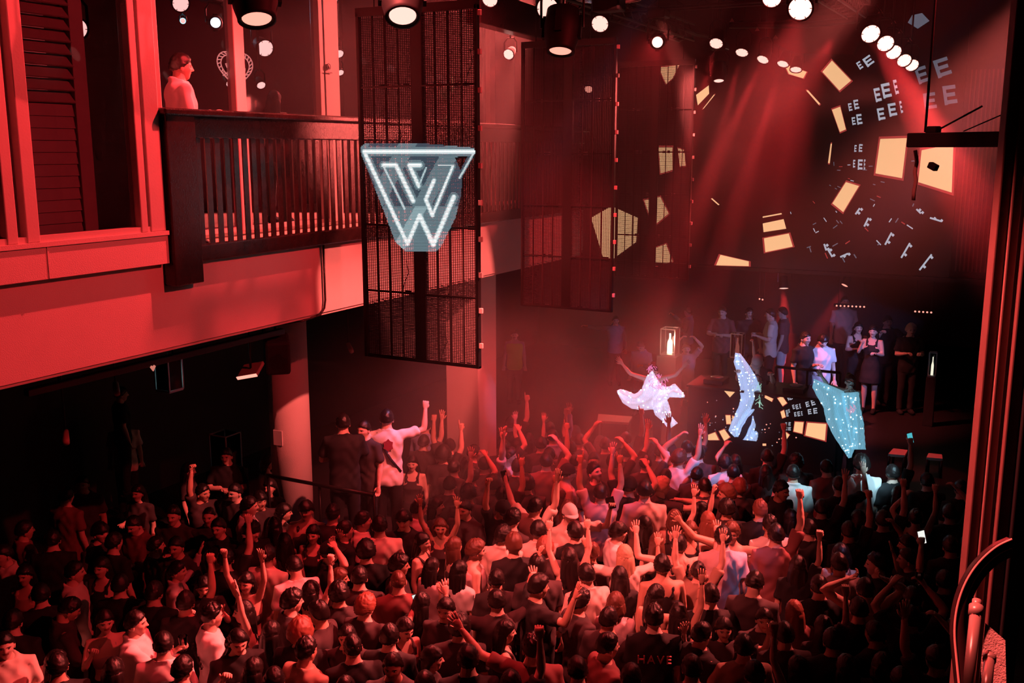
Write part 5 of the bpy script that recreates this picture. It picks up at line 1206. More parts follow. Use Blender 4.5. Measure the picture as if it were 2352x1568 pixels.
# booth with screen front
MA = M_PEACH
def booth():
    Y = 15.0; x0, x1 = -4.55, -2.25
    r = empty('dj_booth', ((x0 + x1) / 2, Y, STZ), 'dj booth with a glowing screen front of peach panels', 'dj booth')
    def L(mb, n, m=None, **k):
        o = mb.build(n, m, r, **k); o.matrix_parent_inverse = Matrix.Translation(r.location).inverted(); return o
    L(MB().bevbox((x0, Y + .01, STZ), (x1, Y + .8, 2.1), .01), 'cabinet', M_MATTE)
    L(MB().bevbox((x0 - .03, Y - .02, 2.1), (x1 + .03, Y + .83, 2.14), .01), 'counter_top', M_BLACK)
    mb = MB().mat(M_MATTE).box((x0, Y - .004, STZ), (x1, Y + .01, 2.1))
    for p in [[(1662,895),(1690,898),(1677,912)],[(1758,907),(1776,915),(1773,922),(1757,913)],[(1786,914),(1797,909),(1808,925),(1798,932)],[(1793,945),(1801,941),(1805,957),(1797,960)],
              [(1826,968),(1846,969),(1843,995),(1823,990)],[(1855,970),(1898,973),(1895,1011),(1850,999)],[(1795,1006),(1806,992),(1814,998),(1803,1014)],[(1667,953),(1678,953),(1680,973),(1669,973)],
              [(1682,954),(1688,956),(1688,973),(1683,972)],[(1652,990),(1664,985),(1677,1003),(1664,1012)],[(1608,1005),(1643,992),(1652,1010),(1630,1010)],[(1752,1018),(1760,1018),(1760,1023),(1752,1023)]]:
        if len(p) == 4: quad_y(mb, grow(p, 1.16), Y, M_PEACHEDGE, .008)
        quad_y(mb, p, Y, MA, .012)
    for g in [(1812,914,6,9,-25),(1817,913,6,9,-25),(1823,934,5,10,-15),(1831,934,6,11,-15),(1838,932,3,11,-12),(1827,951,5,10,-8),(1835,950,6,11,-8),(1842,949,3,10,-8),(1855,928,8,12,-15),(1868,924,9,13,-15),(1860,945,8,12,-8),(1873,943,9,13,-6),
              (1808,945,5,8,-12),(1813,943,3,8,-12),(1809,952,5,8,-8),(1806,973,4,7,3),(1814,973,5,8,3),(1807,984,4,7,3),(1814,984,6,8,3)]: glyph(mb, *g, Y, M_GREYW, .008)
    rnd = random.Random(9)
    for k in range(46):
        a = rnd.uniform(2.2, 4.0) if k < 30 else rnd.uniform(.7, 1.4); d = rnd.uniform(40, 130); cx, cy_ = 1735 + d * math.cos(a), 955 + d * math.sin(a) * .6; s = rnd.uniform(.8, 1.8)
        if not (1600 < cx < 1895 and 892 < cy_ < 1030): continue
        quad_y(mb, [(cx - s, cy_), (cx, cy_ - s), (cx + s * 1.5, cy_), (cx, cy_ + s)], Y, rnd.choice((M_GREYW, M_LENS_DIM, M_GREYD)), .008)
    L(mb, 'front_screen', label='front screen with glowing peach squares')
    for i, xx in enumerate((x0 + .35, x0 + .95, x0 + 1.6)):
        q = empty('media_player' if i != 1 else 'mixer', (xx, Y + .35, 2.14), ['black turntable deck on the left of the booth top', 'black mixer in the middle of the booth top', 'black turntable deck on the right of the booth top'][i], 'dj equipment')
        MB().bevbox((-.16, -.2, 0), (.16, .2, .07), .01).build('case', M_BLACK, q)
        if i != 1: MB().tube([(0, .03, .07), (0, .03, .085)], .1, 24).build('jog_wheel', M_STEEL, q)
        else: MB().box((-.12, -.05, .07), (.12, .15, .074)).build('fader_panel', M_STEEL, q)
booth()
# stage guard rail
a, b_ = at(1782, 842, 16.2), at(1930, 856, 15.9); r = empty('guard_rail', Vector((a.x, a.y, STZ)), 'thin black guard rail on the stage in front of the person in white', 'railing')
def lz(p, z): return Vector((p.x - r.location.x, p.y - r.location.y, z - STZ))
zt = a.z
MB().tube([lz(a, zt), lz(b_, b_.z)], .022, 8).build('top_rail', M_BLACK, r)
MB().tube([lz(a, zt - .38), lz(b_, b_.z - .38)], .014, 8).build('lower_rail', M_BLACK, r)
for t in (0, .5, 1): c = a.lerp(b_, t); MB().tube([lz(c, STZ), lz(c, c.z)], .018, 8).build('rail_post', M_BLACK, r)
# lit tables / steps
def table(pts, z, label, m, hh):
    P = [onZ(x, y, z) for x, y in pts]; c = P[0]; r = empty('low_table', Vector((c.x, c.y, hh)), label, 'table')
    vs = [p - Vector((c.x, c.y, hh)) for p in P]; n = len(vs); vs2 = [v - Vector((0, 0, .04)) for v in vs]
    MB().add(vs + vs2, [tuple(range(n)), tuple(range(n, 2 * n))[::-1]] + [(i, i + n, (i + 1) % n + n, (i + 1) % n) for i in range(n)]).build('table_top', m, r)
    for v in vs: q = v * 1.0; cc = sum(vs, Vector()) / n; q = v.lerp(cc, .1); MB().tube([(q.x, q.y, 0), (q.x, q.y, v.z - .03)], .02, 8).build('leg', M_BLACK, r)
MT = mat('pale_table_top', (.75, .6, .55), .4)
table([(1372, 966), (1444, 970), (1452, 956), (1374, 950)], 1.05, 'pale-topped low table lit red at the left end of the stage', MT, 0)
table([(2040, 1042), (2078, 1045), (2085, 1033), (2052, 1029)], 1.25, 'small red-lit table right of the third winged dancer', MT, STZ)
table([(2128, 1050), (2165, 1053), (2163, 1043), (2133, 1040)], 1.25, 'second small red-lit table farther right on the stage', MT, STZ)
spot('table_glow', onZ(1415, 958, 1.05) + Vector((0, 0, 1.6)), onZ(1415, 958, 1.05), 60, 40)  # unseen spots added above the tables so their tops look lit
spot('table_glow', onZ(2062, 1038, 1.25) + Vector((0, 0, 1.2)), onZ(2062, 1038, 1.25), 30, 40)
spot('table_glow', onZ(2148, 1046, 1.25) + Vector((0, 0, 1.2)), onZ(2148, 1046, 1.25), 22, 40)
# lanterns
def lantern(p, w, h, label, glow, gs, stand=None, hang=None, rim=M_STEEL):
    r = empty('glass_lantern', p, label, 'lantern'); e = .008; fr = MB()
    for sx in (-1, 1):
        for sy in (-1, 1): fr.box((sx * w / 2 - e, sy * w / 2 - e, 0), (sx * w / 2 + e, sy * w / 2 + e, h))
    for z in (0, h): 
        for s in (-1, 1):
            fr.box((-w / 2, s * w / 2 - e, z - e), (w / 2, s * w / 2 + e, z + e)); fr.box((s * w / 2 - e, -w / 2, z - e), (s * w / 2 + e, w / 2, z + e))
    fr.box((-w / 2, -w / 2, -.02), (w / 2, w / 2, 0)); fr.build('frame', rim, r, )
    gl = MB()
    for s in (-1, 1): gl.box((-w / 2, s * w / 2 - .001, 0), (w / 2, s * w / 2 + .001, h)); gl.box((s * w / 2 - .001, -w / 2, 0), (s * w / 2 + .001, w / 2, h))
    gl.build('glass_panes', M_CLEAR, r)
    MB().loft([(.01, .05 * w / .28, .05 * w / .28, 0, 0), (h * .45, .048 * w / .28, .048 * w / .28, 0, 0), (h * .6, .018 * w / .28, .018 * w / .28, 0, 0), (h * .8, .016 * w / .28, .016 * w / .28, 0, 0)], 14, 2).build('glowing_bottle', emis('lantern_' + glow[0], glow[1], gs), r)
    if stand is not None: MB().bevbox((p.x - w * .7, p.y - w * .7, stand), (p.x + w * .7, p.y + w * .7, p.z - .02), .01).build('pedestal', M_MATTE, label='dark pedestal under the ' + label.split(' with')[0], cat='pedestal')
    if hang is not None: MB().tube([(0, 0, h), (0, 0, hang - p.z)], .006, 6).build('hanging_rod', M_BLACK, r)
p = at(1538, 812, 18.0); lantern(p, .26, .46, 'glass lantern with a warm bright bottle inside, left of the stage', ('warm', (1, .72, .45)), 7, stand=0)
l = bpy.data.lights.new('lantern_light', 'POINT'); l.energy = 25; l.color = (1, .5, .35); l.shadow_soft_size = .1; lo = bpy.data.objects.new('lantern_light', l); COL.objects.link(lo); lo.location = p + Vector((.1, -.35, .25))
p = at(390, 893, 11.6); lantern(p, .2, .34, 'glass lantern with a small cyan-white glow, hanging under the balcony', ('cyan', (.45, .95, 1)), 1.6, hang=4.3)
p = at(521, 1075, 15.0); lantern(p, .30, .52, 'large glass lantern with pale edges behind the dim person in black', ('dimblue', (.2, .3, .35)), .25, stand=0)
p = at(1693, 818, 18.4); lantern(p, .2, .42, 'tall clear lantern with a faint rim above the second winged dancer', ('dimred', (.4, .1, .08)), .6, stand=STZ)
p = onX(306, 442, -7.3); lantern(p, .09, .13, 'small glass lantern on the upper floor by the window post', ('red', (1, .25, .2)), 1.2, stand=4.88)
p = at(1695 + 445, 862, 19.2); lantern(p, .12, .42, 'slim glass lantern with a pale flame at the dark right end of the stage', ('pale', (.95, .9, .7)), 1.2, stand=STZ)
# podium on the left with a rail
pp = at(885, 985, 12.5); PZ = .86
MB().bevbox((pp.x - 1.35, pp.y - .75, 0), (pp.x + .35, pp.y + .9, PZ), .02).build('podium', M_MATTE, label='raised dark podium left of the dance floor with a black rail', cat='podium')
wt = onstage(888, 962, 0, 'person in a violet-white tee with a cross strap, pointing up from the podium', h=1.80, z=PZ, grp='people on the podium', arms='sd', tc='W')
onstage(788, 972, 10, 'broad person in black with a pale shirt hem on the podium', h=1.82, z=PZ, grp='people on the podium', tc='K', arms='xx')
onstage(838, 985, 150, 'dim person facing us between the two backs on the podium', h=1.68, z=PZ, grp='people on the podium', tc='D')
child('back_bag_strap', MB().tube([(-.10, .06, 1.47), (-.10, -.07, 1.47), (-.05, -.13, 1.33), (.06, -.135, 1.15), (.17, -.07, .98)], [(.016, .004)] * 5, 8).mesh('strap', M_MATTE), wt)
child('shirt_print', MB().add([Vector((.03 + .05 * math.cos(a) * (1 + .35 * (i % 2)), -.141 + .006 * math.sin(a), 1.33 + .06 * math.sin(a) * (1 + .35 * (i % 2)))) for i, a in enumerate([math.pi * 2 * q / 12 for q in range(12)])], [tuple(range(12))]).mesh('print', mat('print_red', (.3, .05, .09), .8)), wt)
r = empty('podium_rail', (pp.x - 1.3, pp.y - .7, PZ), 'black rail along the front of the podium', 'railing')
MB().tube([(0, 0, .95), (1.6, 0, .95)], .025, 8).build('top_rail', M_BLACK, r)
for t in (0, .8, 1.6): MB().tube([(t, 0, 0), (t, 0, .95)], .02, 8).build('rail_post', M_BLACK, r)
# people under the balcony
onstage(675, 1034, 175, 'long-haired person in a dark top with lit lettering before the round column', sex='f', hair='long', top='tank', h=1.64, z=0, grp=None, arms='bd')
onstage(521, 1046, 178, 'dim person in black before the large lantern', h=1.74, z=0, grp=None, arms='xb')
onstage(612, 1062, -60, 'dim person with a pale sleeveless shoulder left of the column', sex='f', top='jersey', tc='C', hair='bob', h=1.62, z=0, grp=None)
onstage(282, 968, 20, 'dim person with a pale back deep under the balcony', tc='C', h=1.72, z=0, grp=None)
onstage(275, 905, -60, 'dim person with a lit arm deep under the balcony', tc='K', h=1.74, z=.5, grp=None)
MB().bevbox((-11.6, 8.6, 0), (-9.9, 10.3, .5), .02).build('low_riser', M_MATTE, label='low dark riser deep under the balcony', cat='riser')
# upper floor people
def upper(px, py, X, yaw, label, **k):
    p = onX(px, py, X); h = k.pop('h', 1.74); return person((p.x, p.y, 4.88), yaw, label, h=h, group='people on the upper floor', **k)
upper(411, 163, -7.15, -60, 'person in a white shirt and pale jeans behind the balcony corner', top='shirt', tc='W', bc='C', arms='bb', h=1.82)
upper(627, 200, -8.5, -20, 'person with long dark hair behind the balcony glass', sex='f', hair='long', top='tank', tc='D', arms='bd', h=1.66)
upper(228, 185, -7.3, -100, 'person in dark clothes with bare legs and pale sneakers behind the window', sex='f', hair='bob', tc='K', bot='skirt', bc='K', h=1.70)
upper(285, 195, -7.7, 80, 'person in a pale top drinking behind the window, in the dark', tc='R', arms='cd', h=1.72)
# winged dancers
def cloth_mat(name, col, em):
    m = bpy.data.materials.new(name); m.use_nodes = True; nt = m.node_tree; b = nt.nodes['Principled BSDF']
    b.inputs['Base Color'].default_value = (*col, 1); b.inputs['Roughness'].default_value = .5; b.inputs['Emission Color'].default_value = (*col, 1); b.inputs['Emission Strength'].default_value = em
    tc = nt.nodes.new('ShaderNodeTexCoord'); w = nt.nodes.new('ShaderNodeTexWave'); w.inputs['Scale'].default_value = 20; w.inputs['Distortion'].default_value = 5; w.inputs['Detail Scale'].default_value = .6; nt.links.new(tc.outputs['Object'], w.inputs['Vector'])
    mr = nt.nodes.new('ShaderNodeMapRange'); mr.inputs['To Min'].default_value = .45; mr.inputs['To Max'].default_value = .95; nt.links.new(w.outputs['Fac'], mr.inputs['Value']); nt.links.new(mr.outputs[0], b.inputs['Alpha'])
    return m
M_DOT = emis('string_light', (.8, .95, 1), 6)
def wing(parent, L_, R_, d, m, seed, name='wing_cloth', nu=18, amp=.05, dots=26):
    def res(P, n):
        P = [Vector(p) for p in P]; ls = [0]
        for a, b in zip(P, P[1:]): ls.append(ls[-1] + (b - a).length)
        out = []
        for i in range(n + 1):
            t = ls[-1] * i / n; k = 0
            while k < len(P) - 2 and ls[k + 1] < t: k += 1
            out.append(P[k].lerp(P[k + 1], (t - ls[k]) / max(1e-6, ls[k + 1] - ls[k])))
        return out
    nv = 30; A, B = res(L_, nv), res(R_, nv); rnd = random.Random(seed); vs = []; grid = []
    for j in range(nv + 1):
        for i in range(nu + 1):
            u = i / nu; q = A[j].lerp(B[j], u); dep = d + amp * math.sin(u * 11 + seed + j * .12) + amp * .8 * math.sin(j * .3 + u * 3) - .16 * math.sin(u * math.pi)
            rr = .6 * math.sin(j * 1.9 + seed) if i in (0, nu) else 0
            v = at(q.x + rr, q.y + rr * .6, dep) - Vector(parent.location); vs.append(v)
    n1 = nu + 1; n = len(vs); fs = [(j * n1 + i, j * n1 + i + 1, (j + 1) * n1 + i + 1, (j + 1) * n1 + i) for j in range(nv) for i in range(nu)]
    me = MB().add(vs, fs, True).mesh(name, m); o = bpy.data.objects.new(name, me); COL.objects.link(o); o.parent = parent
    s = o.modifiers.new('thickness', 'SOLIDIFY'); s.thickness = .006
    pts = []
    for k in range(dots):
        j = rnd.randrange(1, nv); i = (int((k % 6) / 5 * (nu - 2)) + 1 + rnd.randrange(-1, 2)) % nu; pts.append(vs[j * n1 + i] - ray(1176, 784) * .015)
    pts.sort(key=lambda p: (round(p.z * 6), p.x))
    mb = MB().mat(M_CLEAR).tube(pts, .0015, 4).mat(M_DOT)
    for p in pts: mb.sphere(p, rnd.choice((.006, .008, .010)), 6, 4)
    mb.build('light_string', None, parent)
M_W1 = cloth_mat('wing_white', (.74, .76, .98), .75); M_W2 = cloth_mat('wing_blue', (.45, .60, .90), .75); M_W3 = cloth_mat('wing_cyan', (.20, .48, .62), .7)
def dancer(px, py, z, yaw, label, h, **k):
    p = onY(px, py, 14.35) if False else onZ(px, py, z + h * .925); r = person((p.x, p.y, z), yaw, label, h=h, group='winged dancers on the stage edge', tc='K', **k); return r
def strands(parent, c, rx, ry, d, m, seed, n=26, name='glowing_fibres'):
    rnd = random.Random(seed); mb = MB()
    for k in range(n):
        a = rnd.uniform(0, 6.28); q = math.sqrt(rnd.random()); x, y = c[0] + rx * q * math.cos(a), c[1] + ry * q * math.sin(a)
        l = rnd.uniform(5, 12); e = rnd.uniform(.6, 2.5); pts = [at(x + math.cos(e) * l * t + rnd.uniform(-1, 1), y + math.sin(e) * l * t, d - .05 * math.sin(t * 3)) - Vector(parent.location) for t in (0, .35, .7, 1)]
        mb.tube(pts, .004, 4)
    for p in parent.children: pass
    return mb.build(name, m, parent)
def wroot(name, p, label):
    return empty(name, p, label, 'wings', 'glowing wings')
d1 = dancer(1500, 848, STZ, 170, 'first winged dancer, bending forward with a magenta fibre headdress', 1.64, sex='f', top='tank', hair='bun', hp=-15, arms='ww')
D = (d1.location - ORG); dd1 = (d1.location + Vector((0, 0, 1.2)) - ORG).length - .35
w1 = empty('dancer_wings', d1.location, 'spread white cape wings with string lights on the first dancer', 'wings', 'glowing dancer wings')
wing(w1, [(1417, 896), (1426, 893), (1440, 897), (1458, 905), (1474, 893), (1484, 866), (1498, 850)], [(1418, 902), (1430, 925), (1450, 938), (1475, 942), (1500, 940), (1520, 930), (1530, 905)], dd1, M_W1, 1)
wing(w1, [(1498, 856), (1520, 885), (1535, 888), (1550, 880), (1565, 897), (1573, 908)], [(1500, 938), (1520, 932), (1538, 912), (1556, 912), (1565, 913), (1572, 912)], dd1 - .05, M_W1, 2)
wing(w1, [(1498, 930), (1505, 952), (1520, 965), (1528, 976), (1536, 986)], [(1530, 912), (1538, 935), (1543, 955), (1550, 965), (1556, 972)], dd1 + .02, M_W1, 3, dots=16)
MG = emis('magenta_fibre', (.9, .25, .6), 1.1)
strands(w1, (1508, 872), 26, 17, dd1 - .2, MG, 1, 34); strands(d1_p := w1, (1497, 843), 9, 6, dd1 - .02, MG, 2, 12, 'fibre_headdress')
d2 = dancer(1740, 838, STZ, 75, 'second winged dancer, dark body behind a tall blue wing', 1.62, sex='f', top='tank', hair='bun', arms='ud')
dd2 = (d2.location + Vector((0, 0, 1.2)) - ORG).length - .4
w2 = empty('dancer_wings', d2.location, 'tall leaf-shaped pale blue wing with string lights, middle dancer', 'wings', 'glowing dancer wings')
wing(w2, [(1690, 810), (1686, 830), (1694, 860), (1700, 890), (1701, 920), (1690, 948), (1678, 975), (1674, 990), (1688, 1003)], [(1700, 812), (1718, 835), (1735, 862), (1746, 890), (1748, 915), (1738, 937), (1718, 957), (1705, 978), (1695, 1003)], dd2, M_W2, 4, dots=46)
wing(w2, [(1727, 955), (1722, 975), (1712, 995), (1706, 1010)], [(1731, 955), (1738, 975), (1743, 995), (1738, 1013)], dd2 + .1, M_W2, 5, dots=12, nu=10)
strands(w2, (1745, 905), 5, 32, dd2 - .1, emis('green_fibre', (.45, .9, .7), .8), 3, 20)
d3 = dancer(1952, 874, STZ, 178, 'third winged dancer, wearing a silver jewelled mask and collar', 1.60, sex='f', top='tank', hair='bun', arms='wd')
dd3 = (d3.location + Vector((0, 0, 1.2)) - ORG).length - .35
w3 = empty('dancer_wings', d3.location, 'long draped cyan-blue wings with string lights, right-hand dancer', 'wings', 'glowing dancer wings')
wing(w3, [(1869, 870), (1866, 890), (1874, 905), (1892, 935), (1898, 965), (1915, 1000), (1935, 1030), (1950, 1052)], [(1876, 873), (1905, 885), (1940, 900), (1945, 930), (1955, 960), (1960, 990), (1965, 1020), (1955, 1050)], dd3, M_W3, 6, dots=40)
wing(w3, [(1932, 902), (1938, 940), (1948, 975), (1955, 1032)], [(1972, 900), (1975, 935), (1983, 970), (1985, 1000), (1988, 1032)], dd3 - .08, M_W3, 7, dots=30)
strands(w3, (1952, 936), 12, 14, dd3 - .25, emis('pink_fibre', (.9, .4, .6), .8), 4, 18)
strands(w3, (1955, 897), 15, 8, dd3 - .1, mat('silver', (.8, .75, .7), .2, 1.), 6, 24, 'jewelled_collar')
HMx = head_M(0, 0)
mk = MB()
for s in (-1, 1): mk.tube([Vector((s * .075, .04, .02)), Vector((s * .05, .088, .04)), Vector((s * .03, .10, .03)), Vector((s * .008, .112, .01)), Vector((s * .03, .10, -.012)), Vector((s * .055, .085, -.01)), Vector((s * .075, .04, .02))], .007, 6)
mk.tube([Vector((-.05, .085, -.055)), Vector((0, .108, -.05)), Vector((.05, .085, -.055))], .008, 6)
child('jewelled_mask', mk.mesh('mask', MATS['silver']), d3, None, HMx)
# rope heart neon sign and sticker
def neon():
    X = XG - .09; c = onX(541, 158, X); r = empty('neon_heart_sign', c, 'glowing rope heart sign with WAO letters behind the balcony post', 'sign')
    sc = (onX(545, 207, X).z - onX(545, 113, X).z) * -1 / 2; M = emis('neon_pink', (1, .26, .22), .9)
    def H(t, k): return Vector((0, k * (16 * math.sin(t) ** 3) / 17 * sc * 1.35, k * (13 * math.cos(t) - 5 * math.cos(2 * t) - 2 * math.cos(3 * t) - math.cos(4 * t)) / 15 * sc * .98))
    mb = MB(); N = 72
    for k in (1.0, .80): mb.tube([H(2 * math.pi * i / N, k) for i in range(N + 1)], .006, 6)
    for i in range(40): t = 2 * math.pi * (i + .5) / 40; mb.tube([H(t, 1.), H(t + .10, .80)], .006, 5)
    mb.build('rope_heart', M, r)
    L = MB(); s = sc * .9
    def seg(P): L.tube([Vector((0, y * s * 1.3, z * s)) for y, z in P], .005, 5)
    seg([(-.60, .22), (-.12, .22), (-.30, -.2), (-.36, -.05), (-.42, -.2), (-.60, .22)]); seg([(-.52, .16), (-.42, -.08)]); seg([(-.20, .16), (-.30, -.08)]); seg([(-.44, .16), (-.36, -.02), (-.28, .16)])
    seg([(-.16, -.2), (.02, .22), (.20, -.2), (-.16, -.2)]); seg([(-.08, -.14), (.02, .1), (.12, -.14), (-.08, -.14)])
    for q in (.2, .13): seg([(.40 + q * math.cos(a * math.pi / 8), .01 + q * math.sin(a * math.pi / 8)) for a in range(17)])
    L.build('wao_letters', M, r)
    text_mesh('superclub_lettering', 'SUPERCLUB', .065, M, r, (0.0, -.03, -.34 * s - .02), (math.pi / 2, 0, math.pi / 2))
    MB().tube([(0, 0, sc * .3), (0, 0, 8.5 - c.z)], .003, 4).build('hanging_wire', M_BLACK, r)
neon()
p = onX(755, 153, XG + .026); r = empty('no_smoking_sticker', p, 'small round no smoking sticker on the broad pale window post', 'sticker'); DK = mat('sticker_ink', (.05, .01, .015), .6)
mb = MB(); R_ = .034
mb.tube([(0, R_ * math.cos(a), R_ * math.sin(a) * 1.0) for a in [2 * math.pi * i / 24 for i in range(25)]], .004, 5); mb.tube([(0, -.7 * R_, .7 * R_), (0, .7 * R_, -.7 * R_)], .004, 5); mb.tube([(0, -.6 * R_, -.1 * R_), (0, .5 * R_, -.1 * R_)], .003, 5); mb.build('symbol', DK, r)
text_mesh('no_smoking_lettering', 'NO SMOKING', .022, DK, r, (0, 0, -.075), (math.pi / 2, 0, math.pi / 2), .0006)
# shirt lettering
def back_text(o, body, size, z, m, y=-.150, shear=0, x=0):
    return text_mesh('shirt_lettering', body, size, m, o, (x, y, z), (math.pi / 2, 0, 0), .008, shear, 1.25)
MR_ = mat('print_red_grey', (.45, .16, .17), .7)
back_text(find('block letters')['o'], 'HAVE', .105, 1.27, MR_, y=-.138)
back_text(find('black lettering')['o'], 'Summer', .12, 1.22, mat('print_black', (.02, .01, .01), .8), y=-.138, shear=.5)
tx = next(o for o in PEOPLE if 'lit lettering' in o['label'])
t = back_text(tx, 'IUAN', .09, 1.12, mat('print_pale', (.9, .5, .5), .5), y=.14); t.rotation_euler = (math.pi / 2, math.pi / 2, math.pi)
child('waist_bag', MB().bevbox((-.1, .13, 1.28), (.1, .16, 1.33), .01).mesh('bag', mat('print_pale2', (.8, .4, .4), .5)), tx)
# things held in hands
def held(s_, code_i, kind, label, m=None, off=(0, 0, 0), sz=1.):
    d = find(s_); o = d['o']; side = 1 if code_i == 0 else -1; p = hand_world(o, d['sex'], d['arms'][code_i], side) + Vector(off)
    q = Matrix.Rotation(HEAD, 4, 'Z') @ Matrix.Rotation(math.radians(-15), 4, 'Y')
    r = empty('phone' if kind == 'phone' else 'plastic_cup', p, label, kind); fwd = Matrix.Rotation(HEAD, 4, 'Z').to_3x3() @ Vector((0, -1, 0))
    if kind == 'phone':
        MB().bevbox((-.037, -.004, -.075), (.037, .004, .075), .003, q).build('phone_case', M_BLACK, r)
        MB().box((-.033, -.0062, -.069), (.033, -.0045, .069), q).build('phone_screen', m or M_BLACK, r)
    else:
        v = [(0, .030), (.02, .031), (.13, .040), (.135, .041), (.13, .038), (.02, .028)]; n = 18
        vs = [(rr * math.cos(2 * math.pi * j / n), rr * math.sin(2 * math.pi * j / n), z - .06) for z, rr in v for j in range(n)]; fs = [(i * n + j, i * n + (j + 1) % n, (i + 1) * n + (j + 1) % n, (i + 1) * n + j) for i in range(5) for j in range(n)] + [tuple(range(n))[::-1]]
        MB().add(vs, fs, True).build('cup_wall', M_CLEAR, r); MB().loft([(-.038, .028, .028, 0, 0), (.03, .033, .033, 0, 0)], 16, 2).build('drink', mat('pale_drink', (.8, .5, .42), .2), r)
    return r
M_SCR = emis('phone_white', (.85, .85, .8), 1.1)
held('auburn head beside the glowing phone', 0, 'phone', 'phone with a bright white screen among the heads, lower left of centre', M_SCR)
held('white cap', 1, 'phone', 'dark phone held up by the person in the white cap')
held('filming with a phone', 1, 'phone', 'phone with a small lit screen at the far right', M_SCR)
held('small and cyan', 0, 'phone', 'phone with a faint cyan screen at the back right', emis('phone_cyan', (.1, .6, .7), .8))
held('drink cup in profile', 0, 'cup', 'clear cup with a pale drink held by the person in the white shirt')
held('clear cup with both', 0, 'cup', 'clear cup lifted overhead in the dark right side')
held('lifting a drink to the face', 1, 'cup', 'small cup held to a face in the dark left part')
held('cream tee raising', 1, 'phone', 'dark phone beside the raised open hand in the middle')
# gear below the balcony edge
r = empty('speaker_box', onX(636, 812, -6.85), 'black speaker box hanging under the balcony near the round column', 'speaker')
q = Matrix.Rotation(HEAD + .3, 4, 'Z') @ Matrix.Rotation(.25, 4, 'X'); MB().bevbox((-.13, -.14, -.19), (.13, .14, .19), .03, q).build('cabinet', M_MATTE, r); MB().tube([(0, 0, .15), (0, 0, 4.31 - r.location.z)], .02, 8).build('bracket', M_BLACK, r)
MB().disc(q @ Vector((0, -.142, -.03)), q.to_3x3() @ Vector((0, -1, 0)), .09, 20).build('speaker_cone', M_BLACK, r)
r = empty('flood_light', onX(576, 850, -6.95), 'small flat floodlight with a lit edge under the balcony', 'stage light')
q = Matrix.Rotation(HEAD - .2, 4, 'Z') @ Matrix.Rotation(.5, 4, 'X') @ Matrix.Rotation(-.25, 4, 'Y'); MB().bevbox((-.12, -.1, -.02), (.12, .1, .02), .008, q).build('housing', mat('lamp_grey', (.35, .22, .2), .4), r); MB().box((-.12, -.108, -.015), (.12, -.1, .02), q).build('lens_strip', M_LENS_DIM, r)
MB().tube([(0, 0, .0), (0, 0, 4.31 - r.location.z)], .012, 8).build('bracket', M_BLACK, r)
r = empty('lighting_rail', onX(60, 902, -6.75), 'thin black lighting rail hanging just under the pale beam', 'rail')
e = onX(650, 787, -6.75) - r.location; MB().bevbox((-.03, 0, -.03), (.03, e.length, .03), .005).build('rail_bar', M_BLACK, r)
for t in (.1, .5, .9): MB().tube([(0, e.length * t, .03), (0, e.length * t, 4.12 - r.location.z)], .01, 6).build('bracket', M_BLACK, r)
p = onX(345, 848, -6.75); MB().add([(0, -.03, .015), (0, -.015, .028), (0, 0, .018), (0, .015, .028), (0, .03, .015), (0, 0, -.025)] + [(.01, -.03, .015), (.01, -.015, .028), (.01, 0, .018), (.01, .015, .028), (.01, .03, .015), (.01, 0, -.025)], [(0, 5, 4, 3, 2, 1), (6, 7, 8, 9, 10, 11)] + [(i, (i + 1) % 6, (i + 1) % 6 + 6, i + 6) for i in range(6)]).build('heart_ornament', emis('heart_red', (1, .3, .22), .6), label='tiny glowing heart ornament hanging from the rail under the balcony', cat='ornament').location = Vector((-6.72, p.y, r.location.z - .045))
for i, (x, y) in enumerate([(800, 790), (150, 990), (265, 880)]):
    p = onX(x, y, -8.2); q = empty('small_fixture', p, ['small dim spotlight under the balcony right of the column', 'dim ceiling fixture at the far left under the balcony', 'cluster of small dim lamps under the balcony'][i], 'stage light')
    MB().tube([(0, 0, 0), (.1, -.08, -.06), (.13, -.1, -.08)], [.03, .035, .03], 10).build('housing', mat('lamp_grey2', (.4, .2, .18), .4), q); MB().tube([(0, 0, 0), (0, 0, 4.3 - p.z)], .01, 6).build('bracket', M_BLACK, q)
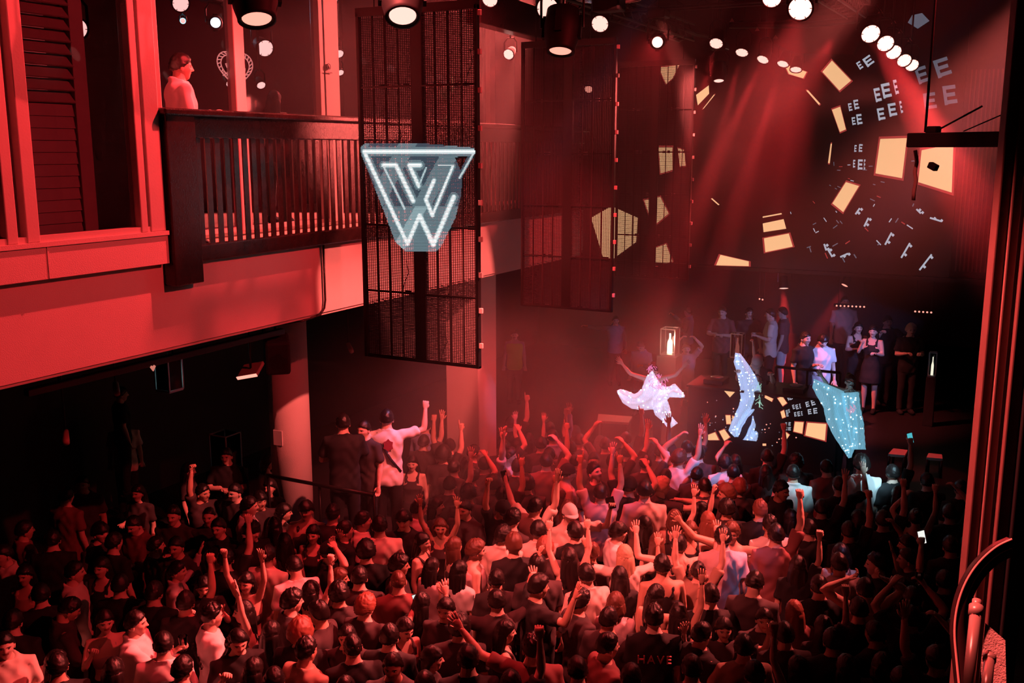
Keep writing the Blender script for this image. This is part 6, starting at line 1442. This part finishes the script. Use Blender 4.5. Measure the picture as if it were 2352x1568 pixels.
#==END
# haze in the room
h2 = bpy.data.materials.new('smoke_volume'); h2.use_nodes = True; nt = h2.node_tree; nt.nodes.remove(nt.nodes['Principled BSDF'])
vsn = nt.nodes.new('ShaderNodeVolumeScatter'); vsn.inputs['Anisotropy'].default_value = .3
tc = nt.nodes.new('ShaderNodeTexCoord'); nz = nt.nodes.new('ShaderNodeTexNoise'); nz.inputs['Scale'].default_value = .75; nz.inputs['Detail'].default_value = 1.5
nt.links.new(tc.outputs['Object'], nz.inputs['Vector'])
def math_(op, a, b_):
    m = nt.nodes.new('ShaderNodeMath'); m.operation = op
    for k, v in enumerate((a, b_)):
        if hasattr(v, 'links') or hasattr(v, 'is_output'): nt.links.new(v, m.inputs[k])
        else: m.inputs[k].default_value = v
    return m.outputs[0]
def lobe(c, r, k):
    mp = nt.nodes.new('ShaderNodeMapping'); mp.inputs['Location'].default_value = tuple(-a / b_ for a, b_ in zip(c, r)); mp.inputs['Scale'].default_value = tuple(1 / b_ for b_ in r)
    g = nt.nodes.new('ShaderNodeTexGradient'); g.gradient_type = 'SPHERICAL'
    nt.links.new(tc.outputs['Object'], mp.inputs['Vector']); nt.links.new(mp.outputs[0], g.inputs[0]); return math_('MULTIPLY', g.outputs[1], k)
r1 = nt.nodes.new('ShaderNodeMapRange'); r1.inputs['From Min'].default_value = .36; r1.inputs['From Max'].default_value = .68; nt.links.new(nz.outputs['Fac'], r1.inputs['Value'])
low = math_('MULTIPLY', lobe((-5.6, 13.4, 1.9), (2.9, 4.2, 2.3), .55), r1.outputs[0])
tot = math_('ADD', low, math_('ADD', lobe((-4.4, 14.6, 5.4), (3.9, 6.6, 4.6), .029), math_('ADD', math_('ADD', lobe((-0.9, 10.6, 6.2), (2.0, 4.6, 2.0), .05), lobe((-6.6, 11.4, 2.3), (2.2, 3.4, 1.9), .10)), math_('ADD', lobe((-6.2, 9.4, 6.4), (2.2, 3.4, 1.8), .02), lobe((-4.0, 20.6, 2.4), (2.4, 2.4, 1.9), .12)))))
nt.links.new(tot, vsn.inputs['Density']); nt.links.new(vsn.outputs[0], nt.nodes['Material Output'].inputs['Volume'])
MB().box((-9, 5.2, -.4), (1.9, 23, 9.6)).build('haze', h2, label='red-lit smoke haze drifting over the dance floor and the stage', cat='haze', kind='stuff')
